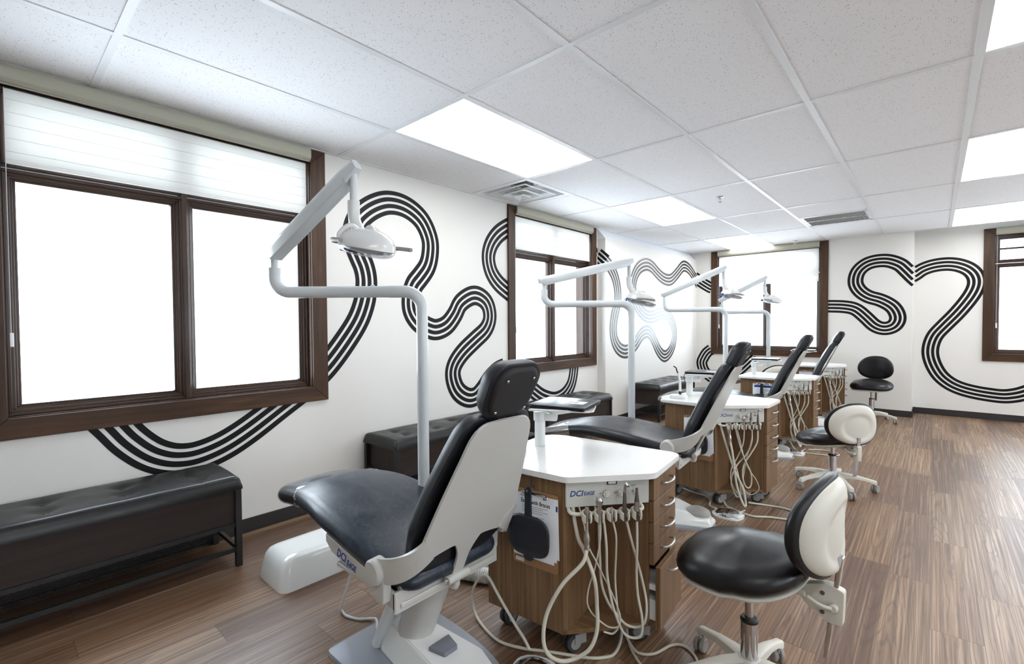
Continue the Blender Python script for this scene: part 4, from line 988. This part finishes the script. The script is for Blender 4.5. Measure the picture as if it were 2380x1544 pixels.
def clipboard(i, off, z, label, heading=None, blue=False, w=.192, h=.28):
    """hangs on the left face of cart i; off = local x of its centre"""
    x, y = cw(i, off, -.004); rz = math.radians(carts[i][1])
    t = thing('clipboard', label, 'clipboard', (x, y, z), rz, 'clipboards hanging on the carts')
    V = lambda p: Vector((p.x, -p.z, p.y))
    bm = NB(); prism(bm, rpoly([(-w/2, 0), (w/2, 0), (w/2, h), (-w/2, h)], .01, 4), 0, .003, .0005, 1, V); obj('board', bm, 'hard', t, smooth=False)
    pw = w*.93
    for k in range(3):
        bm = NB(); a = (k-1)*.02; m2 = Matrix.Translation((.004*k-.004, -.0036-.0006*(2-k), h*.985)) @ Matrix.Rotation(-.012*k, 4, 'Y')
        add(bm, box(NB(), -pw/2+.006*k*.6, pw/2+.006*k*.6-.004, -.0002, .0002, -h*.875+.01*k, -h*.04), m2); pp = obj('paper', bm, 'paper', t, smooth=False)
        if k == 0: p0 = pp
    T = lambda x_, z_: basis((x_, -.0054, z_), (1, 0, 0), (0, 0, 1), (0, -1, 0))
    if heading:
        text('heading', heading, .021, 'ink', p0, T(.003, h*.845), .0001, 0, 'CENTER', .8)
        bm = NB()
        for k in range(4): box(bm, -.055, .055-.02*(k % 2), -.0056, -.0052, h*.79-.0075*k, h*.79-.0075*k+.0016)
        for k in range(12):
            wd = .05*(.55+.4*random.random())
            for sx in (-.07, .006): box(bm, sx, sx+wd, -.0056, -.0052, h*.66-.008*k, h*.66-.008*k+.0014)
        obj('print_lines', bm, 'castg', p0, smooth=False)
        bm = NB(); box(bm, pw/2-.001, pw/2+.006, -.0046, -.0042, h*.8, h*.87); obj('blue_tab', bm, 'blue', p0, smooth=False)
        bm = NB(); box(bm, -w/2+.012, -w/2+.047, -.0036, -.003, .008, .02); lb = obj('name_label', bm, 'paper', t, smooth=False)
        text('label_lettering', 'ORTHO', .0085, 'ink', lb, basis((-w/2+.0295, -.0038, .014), (1, 0, 0), (0, 0, 1), (0, -1, 0)), .0001)
    if blue:
        bm = NB(); box(bm, -pw/2+.01, pw/2-.012, -.0056, -.0052, h*.83, h*.9); obj('blue_band', bm, 'blue', p0, smooth=False)
        bm = NB()
        for k in range(6): box(bm, -.06, .05-.02*(k % 3), -.0056, -.0052, h*.76-.012*k, h*.76-.012*k+.002)
        obj('print_lines', bm, 'castg', p0, smooth=False)
    bm = NB(); box(bm, -.05, .05, -.014, -.004, h*.955, h*.985, .003, 2); tube(bm, [(-.05, -.008, h*.97), (-.056, -.01, h*.955), (-.052, -.012, h*.93), (-.04, -.008, h*.925)], .003, 8, 4)
    tube(bm, [(.05, -.008, h*.97), (.056, -.01, h*.955), (.052, -.012, h*.93), (.04, -.008, h*.925)], .003, 8, 4); obj('clip', bm, 'chrome', t)
    return t
def hand_mirror(i, off, z, label):
    x, y = cw(i, off, -.03); t = thing('hand_mirror', label, 'hand mirror', (x, y, z), math.radians(carts[i][1]), 'dark hand mirrors on the carts')
    V = lambda p: Vector((p.x, -p.z, p.y))
    ol = superell(.088, .074, 3.2, 48); bm = NB(); pillow(bm, ol, .007, .005, .008, .002, V, 3, 3); hd = obj('mirror_head', bm, 'mirrorb', t)
    bm = NB(); V2 = lambda p: Vector((p.x, -p.z, p.y-.072)); pillow(bm, superell(.022, .02, 2.2, 24), .006, .004, .006, .001, V2, 3, 3); obj('stand_tab', bm, 'mirrorb', hd)
    bm = NB(); hp = [(-.016, .06), (-.011, .075), (-.0115, .13), (-.0125, .158), (-.011, .17), (0, .176), (.011, .17), (.0125, .158), (.0115, .13), (.011, .075), (.016, .06)]
    prism(bm, hp[::-1], -.004, .006, .002, 2, V); h_ = obj('mirror_handle', bm, 'mirrorb', t)
    bm = NB(); prism(bm, superell(.0035, .009, 2, 16), .0061, .0066, 0, 1, lambda p: Vector((p.x, -p.z, p.y+.157))); obj('hang_hole', bm, 'black', h_)
    bm = NB()
    for a in range(-7, 8):
        for b in range(-5, 6):
            px_, pz_ = a*.0095+(b % 2)*.0047, b*.0095
            if (px_/.074)**4+(pz_/.056)**4 < 1: add(bm, box(NB(), px_-.0022, px_+.0022, -.0098, -.009, pz_-.0022, pz_+.0022, .0004, 1))
    obj('dimples', bm, 'mirrorb', hd, smooth=False)
    x2, y2 = cw(i, off, -.001); k = thing('adhesive_hook', 'clear stick-on hook holding '+label.split(' hanging')[0], 'hook', (x2, y2, z+.165), math.radians(carts[i][1]), 'clear adhesive hooks')
    bm = NB(); prism(bm, superell(.009, .021, 2.4, 24), 0, .002, .0005, 1, lambda p: Vector((p.x, -p.z, p.y+.012))); obj('hook_plate', bm, 'clear', k)
    bm = NB(); tube(bm, [(0, -.002, .0), (0, -.012, -.006), (0, -.036, -.006), (0, -.038, .004)], .0035, 8, 4); obj('hook', bm, 'clear', k)
    return t
for i, (lx, ly, rr) in enumerate(((-.276, .287, 28), (-.285, .285, 22), (-.29, .285, 20), (-.29, .285, 16))):
    nm = ['nearest', 'second', 'third', 'farthest'][i]
    low = (.018, .03, .045, .03)[i]; x, y = cw(i, lx, ly); laptop_stand(x, y, math.radians(rr), low, 'white swivel laptop stand on the %s cart' % nm)
    a = math.radians(rr); laptop(x+.105*math.cos(a), y+.105*math.sin(a), TOP+.1895-low, a+math.radians(-14), 'closed black laptop on the swivel stand of the %s cart' % nm, True, i < 2)
x, y = cw(0, -.30, .13); curing_light(x, y, math.radians(40), 'white curing light mostly hidden behind the nearest headrest')
x, y = cw(1, -.285, .09); curing_light(x, y, math.radians(10), 'white curing light with a curved black tip on the second cart')
clipboard(0, -.112, .3, 'clipboard with an Eating with Braces sheet on the nearest cart', 'Eating with Braces')
hand_mirror(0, -.125, .422, 'dark square hand mirror hanging over the clipboard of the nearest cart')
clipboard(1, -.105, .29, 'clipboard half hidden behind the second chair arm')
hand_mirror(1, -.12, .4, 'dark hand mirror hanging beside the second chair hinge')
clipboard(2, -.13, .33, 'clipboard with a blue-headed sheet on the third cart', None, True)
hand_mirror(2, -.14, .43, 'dark hand mirror hanging over the blue-headed sheet')
clipboard(3, -.13, .32, 'clipboard on the farthest cart, behind the last chair')
# ------------------------------------------------------------------ hoses on the floor, pedals, utility boxes
def foot_pedal(x, y, rz, label):
    t = thing('foot_pedal', label, 'foot pedal', (x, y, 0), rz, 'disc foot pedals')
    bm = NB(); prism(bm, rpoly([(-.085, -.05), (.03, -.085), (.085, -.05), (.085, .05), (.03, .085), (-.085, .05)], .03, 5), 0, .012, .003, 2); obj('pedal_base', bm, 'white', t)
    bm = NB(); lathe(bm, [(0, .04), (.03, .038), (.055, .03), (.07, .018), (.07, .012), (0, .012)], 40); obj('pedal_disc', bm, 'chrome', t)
    bm = NB(); box(bm, -.088, -.05, -.035, .035, .01, .028, .005, 2); cyl(bm, (-.07, -.015, .028), (-.07, -.015, .045), .009, .009, 16); tube(bm, [(-.07, -.015, .042), (-.085, -.02, .052), (-.095, -.024, .058)], .0035, 8, 4); obj('valve', bm, 'white', t)
    return t
foot_pedal(-.985, 1.215, math.radians(110), 'round foot pedal at the bottom edge, below the nearest cart')
foot_pedal(-.925, 3.045, math.radians(165), 'round foot pedal on the floor at the second chair')
foot_pedal(-.93, 4.88, math.radians(165), 'round foot pedal on the floor at the third chair')
foot_pedal(-.95, 6.55, math.radians(165), 'round foot pedal on the floor at the farthest chair')
def floor_hose(pts, r, label, name='floor_hose', z=None, cat='hose', mat='hose', ribs=False, group=None):
    P = [(p[0], p[1], (p[2] if len(p) > 2 else r+.0005)) for p in pts]; x0, y0 = P[0][0], P[0][1]
    bm = NB()
    if ribs:
        Q = cr([Vector(p) for p in P], 12); L = [0]
        for a, b in zip(Q, Q[1:]): L.append(L[-1]+(b-a).length)
        n = int(L[-1]/.0048); R = []
        j = 0
        for i in range(n+1):
            s = L[-1]*i/n
            while j < len(L)-2 and L[j+1] < s: j += 1
            R.append(Q[j].lerp(Q[j+1], (s-L[j])/max(1e-6, L[j+1]-L[j])))
        tube(bm, R, lambda q_: r-(.0045 if int(round(q_*n)) % 2 else 0), 14, 1, True, False)
    else: tube(bm, P, r, 10, 6)
    o = obj(name, bm, mat, ang=70); return tag(o, label, cat, group)
FL = [(-0.875, 1.61, .1), (-0.850, 1.57, .02), (-0.832, 1.487), (-0.854, 1.441), (-0.896, 1.403), (-0.978, 1.359), (-1.041, 1.323), (-1.091, 1.293), (-1.183, 1.263), (-1.288, 1.284), (-1.37, 1.315, .02), (-1.39, 1.325, .085), (-1.34, 1.303, .162), (-1.30, 1.295, .2), (-1.262, 1.29, .205), (-1.205, 1.285, .158), (-1.13, 1.28, .097), (-1.075, 1.275, .06), (-1.045, 1.27, .035)]
def dz(p, d): return [(a[0]+d[0], a[1]+d[1])+tuple(a[2:]) for a in p]
for s_, nm in ((.0045, 'grey tubing looping on the floor from the nearest cart to its foot pedal'),):
    floor_hose(FL, .0055, nm, group='pedal tubing on the floor')
floor_hose([(-.88, 1.64, .08), (-.85, 1.6, .02), (-0.80, 1.56), (-0.763, 1.549), (-0.725, 1.582), (-0.7, 1.661), (-0.667, 1.691), (-0.623, 1.672), (-0.59, 1.629), (-.56, 1.56), (-.6, 1.47)], .005, 'pale tubing snaking under the near stool at the bottom', group='pedal tubing on the floor')
floor_hose([(-.86, 1.62, .06), (-.83, 1.585, .01), (-.80, 1.55), (-.76, 1.515), (-.70, 1.47), (-.66, 1.42)], .0045, 'pale tube running straight out of view below the nearest cart', group='pedal tubing on the floor')
from_px2 = [(-1.35, 3.35), (-1.25, 3.3), (-1.14, 3.28), (-1.09, 3.22), (-1.06, 3.12), (-1.0, 3.06, .02)]
floor_hose(from_px2, .006, 'tubing from the second foot pedal back under the second cart', group='pedal tubing on the floor')
floor_hose([(-1.05, 3.30, .08), (-.99, 3.2, .01), (-.93, 3.16), (-.87, 3.13), (-.80, 3.12), (-.72, 3.17), (-.63, 3.2), (-.57, 3.22), (-.55, 3.27), (-.60, 3.35), (-.70, 3.38), (-.8, 3.36), (-.88, 3.3, .02)], .006, 'flat loop of tubing on the floor in front of the second cart', group='pedal tubing on the floor')
floor_hose([(-1.0, 5.1, .06), (-.93, 5.0), (-.85, 4.96), (-.76, 4.97), (-.66, 5.0), (-.61, 5.06), (-.66, 5.14), (-.75, 5.16), (-.85, 5.1)], .006, 'loop of tubing on the floor in front of the third cart', group='pedal tubing on the floor')
def umbilical(dx, dy, label):
    floor_hose([(-2.25+dx, 1.36+dy), (-2.17+dx, 1.43+dy), (-2.0+dx, 1.47+dy), (-1.75+dx, 1.44+dy), (-1.55+dx, 1.5+dy), (-1.42+dx, 1.56+dy), (-1.28+dx, 1.6+dy)], .036, label, 'umbilical_hose', cat='hose', mat='white', ribs=True, group='corrugated umbilical hoses')
umbilical(0, 0, 'white corrugated hose running behind the nearest chair to the nearest cart')
umbilical(.0, 1.8, 'white corrugated hose behind the second chair, below the second cart top')
utility_box((-2.245, 1.09, 0), PI/2, 'white floor utility box under the foot end of the nearest chair')
utility_box((-2.2, 2.95, 0), PI/2, 'white floor utility box under the foot end of the second chair')
o = floor_hose([(-1.46, .83, .385), (-1.5, .84, .3), (-1.62, .88, .16), (-1.74, .93, .05), (-1.80, .97, .008), (-1.76, .965, .006), (-1.70, .985, .006), (-1.66, 1.02, .008), (-1.62, 1.02, .02), (-1.55, .98, .024), (-1.48, .96, .03)], .005, 'grey power cord dropping from the nearest chair to the floor', 'power_cord', cat='cord', mat='lampw')
# ------------------------------------------------------------------ stools
def stool(loc, face, label, seat_z=.40, spin=0, lift=0, bdz=0, br_=1.0):
    """face = heading of the sitter in degrees"""
    t = thing('operator_stool', label, 'stool', loc, math.radians(face), 'black and white operator stools')
    # base
    bm = NB(); lathe(bm, [(0, .06), (.04, .06), (.045, .075), (.042, .105), (.03, .115), (0, .115)], 28); hub = obj('base_hub', bm, 'cream', t)
    for k in range(5):
        a = math.radians(72*k+spin); ca, sa = math.cos(a), math.sin(a); m2 = Matrix.Rotation(a, 4, 'Z') @ Matrix.Diagonal((br_, 1, 1, 1))
        bm = NB(); rows = []
        for x, w_, zt_, zb_ in ((.03, .024, .113, .07), (.08, .02, .112, .08), (.14, .016, .104, .08), (.2, .013, .09, .07), (.235, .014, .082, .055), (.245, .013, .078, .055)):
            rows.append([bm.verts.new(m2 @ Vector(v)) for v in ((x, -w_, zb_), (x, w_, zb_), (x, w_, zt_-.004), (x, w_*.7, zt_), (x, -w_*.7, zt_), (x, -w_, zt_-.004))])
        for p, q_ in zip(rows, rows[1:]):
            for j in range(6): bm.faces.new((p[j], p[(j+1) % 6], q_[(j+1) % 6], q_[j]))
        bm.faces.new(rows[0]); bm.faces.new(rows[-1][::-1]); obj('base_arm', bm, 'cream', t, ang=50)
        c0 = m2 @ Vector((.232, 0, .025)); ca2 = a+1.1+k; sv = Vector((-math.sin(ca2), math.cos(ca2), 0)); dv = Vector((math.cos(ca2), math.sin(ca2), 0)); c0 = c0+dv*-.012
        bm = NB()
        for s in (-1, 1): cyl(bm, c0+sv*(s*.004), c0+sv*(s*.019), .025, .024, 22, .003)
        cs = obj('caster', bm, 'castg', t)
        bm = NB(); cyl(bm, c0+dv*.012+Vector((0, 0, .01)), c0+dv*.012+Vector((0, 0, .035)), .006, .006, 10); add(bm, box(NB(), -.012, .016, -.0035, .0035, -.012, .03, .003, 1), basis(c0, dv, sv, (0, 0, 1))); obj('caster_fork', bm, 'castg', cs)
    bm = NB(); cyl(bm, (0, 0, .1), (0, 0, .235+lift), .0255, .0255, 28, .002); obj('gas_cylinder', bm, 'chrome', t)
    bm = NB(); lathe(bm, [(.014, .243+lift), (.022, .243+lift), (.0265, .237+lift), (.0265, .23+lift), (.02, .23+lift)], 28); obj('cylinder_cap', bm, 'black', t)
    bm = NB(); cyl(bm, (0, 0, .23+lift), (0, 0, seat_z-.07), .0135, .0135, 20); obj('piston', bm, 'chrome', t)
    # seat: D-shaped saddle
    def sh(a):
        c, s = math.cos(a), math.sin(a); x = .19*math.copysign(abs(c)**.7, c); y = .205*math.copysign(abs(s)**.72, s); y *= 1+.02*c-.1*max(0, c)**2
        if c < 0: y *= 1-.14*c*c
        return (x+.015, y)
    ol = [sh(2*PI*i/56) for i in range(56)]
    def sad(p):
        d = p.z; x, y = p.x, p.y
        z = .0; z -= .028*max(0, (x-.02)/.18)**2; z += .035*max(0, (-x-.02)/.17)**2; z -= .022*(abs(y)/.2)**2*(1 if x > 0 else .4)
        return Vector((x, y, p.z+z))
    bm = NB(); pillow(bm, ol, .046, .034, .05, .02, sad, 6, 6, Matrix.Translation((0, 0, seat_z-.026))); obj('seat', bm, 'stoolv', t)
    bm = NB(); pillow(bm, [(x*.93+.0, y*.93) for x, y in ol], .006, .014, .03, 0, sad, 4, 4, Matrix.Translation((0, 0, seat_z-.062))); obj('seat_pan', bm, 'cream', t)
    bm = NB(); box(bm, -.05, .05, -.04, .04, seat_z-.085, seat_z-.06, .006, 2); obj('seat_mechanism', bm, 'cream', t)
    # back bracket
    bx = -.232
    bm = NB(); prism(bm, rpoly([(-.15, seat_z-.045), (-.15, seat_z-.09), (bx+.02, seat_z-.13), (bx-.018, seat_z-.13), (bx-.022, seat_z-.03), (bx+.02, seat_z-.02)], [.01, .01, .01, .008, .008, .008], 3), -.014, .014, .002, 2, lambda p: Vector((p.x, p.z, p.y)))
    box(bm, -.16, -.05, -.02, .02, seat_z-.08, seat_z-.062, .003, 1); br = obj('back_bracket', bm, 'cream', t)
    for (x, z) in ((bx+.03, seat_z-.105), (bx+.03, seat_z-.05)):
        bm = NB(); cyl(bm, (x, -.017, z), (x, .017, z), .006, .006, 12); obj('rivet', bm, 'pewter', br)
    bm = NB(); cyl(bm, (bx+.002, -.02, seat_z-.08), (bx+.002, .03, seat_z-.08), .011, .011, 16, .002); tube(bm, [(bx+.005, .03, seat_z-.08), (bx+.03, .04, seat_z-.075), (bx+.06, .045, seat_z-.06)], .005, 8, 4); obj('adjust_lever', bm, 'cream', br)
    tp = Vector((bx-.012, 0, seat_z+.08+bdz)); bt = Vector((bx+.024, 0, seat_z-.24)); bm = NB(); d = tp-bt
    m2 = Matrix.Translation(bt) @ zto(d); add(bm, box(NB(), -.006, .006, -.012, .012, 0, d.length, .002, 1), m2); obj('back_rod', bm, 'chrome', t)
    # backrest: kidney oval, black pad in front, white shell behind
    bc = Vector((bx+.01, 0, seat_z+.155+bdz))
    def bo(a, sx=1, sy=1):
        c, s = math.cos(a), math.sin(a); return (.178*sx*math.copysign(abs(c)**.88, c), .143*sy*math.copysign(abs(s)**.92, s)*(1+.06*s))
    o1 = [bo(2*PI*i/56) for i in range(56)]
    def bk(p): # x lateral, y up, z back; concave to the sitter
        return Vector((-(p.z)+.10*(p.x/.18)**2*.55, p.x, p.y))+bc
    bm = NB(); pillow(bm, [(x, y) for x, y in o1], .008, .034, .028, .0, bk, 5, 5); obj('back_pad', bm, 'stoolv', t)
    bm = NB(); o3 = [(x*.93, y*.93) for x, y in o1]
    def bk2(p):
        r2 = math.hypot(p.x/.105, (p.y+.012)/.092); q9 = min(max((1.15-r2)/.4, 0), 1); dent = -.012*q9*q9*(3-2*q9) if p.z > .01 else 0
        return bk(Vector((p.x, p.y, p.z+dent)))
    pillow(bm, o3, .028, .0, .045, .006, bk2, 6, 16); obj('back_shell', bm, 'cream', t)
    return t
stool((-.428, 1.625, 0), 175, 'nearest operator stool with a black saddle seat at lower right', .46, 48, 0, -.015, .9)
stool((-.53, 4.06, 0), 134, 'operator stool with its white back toward us, behind the nearest stool', .385, 25, 0, -.05, 1.05)
stool((-.545, 7.12, 0), 263, 'operator stool facing us against the far wall', .46, 10, .03)
stool((-1.37, 5.93, 0), 128, 'operator stool mostly hidden between the third and farthest chairs', .42, 5)
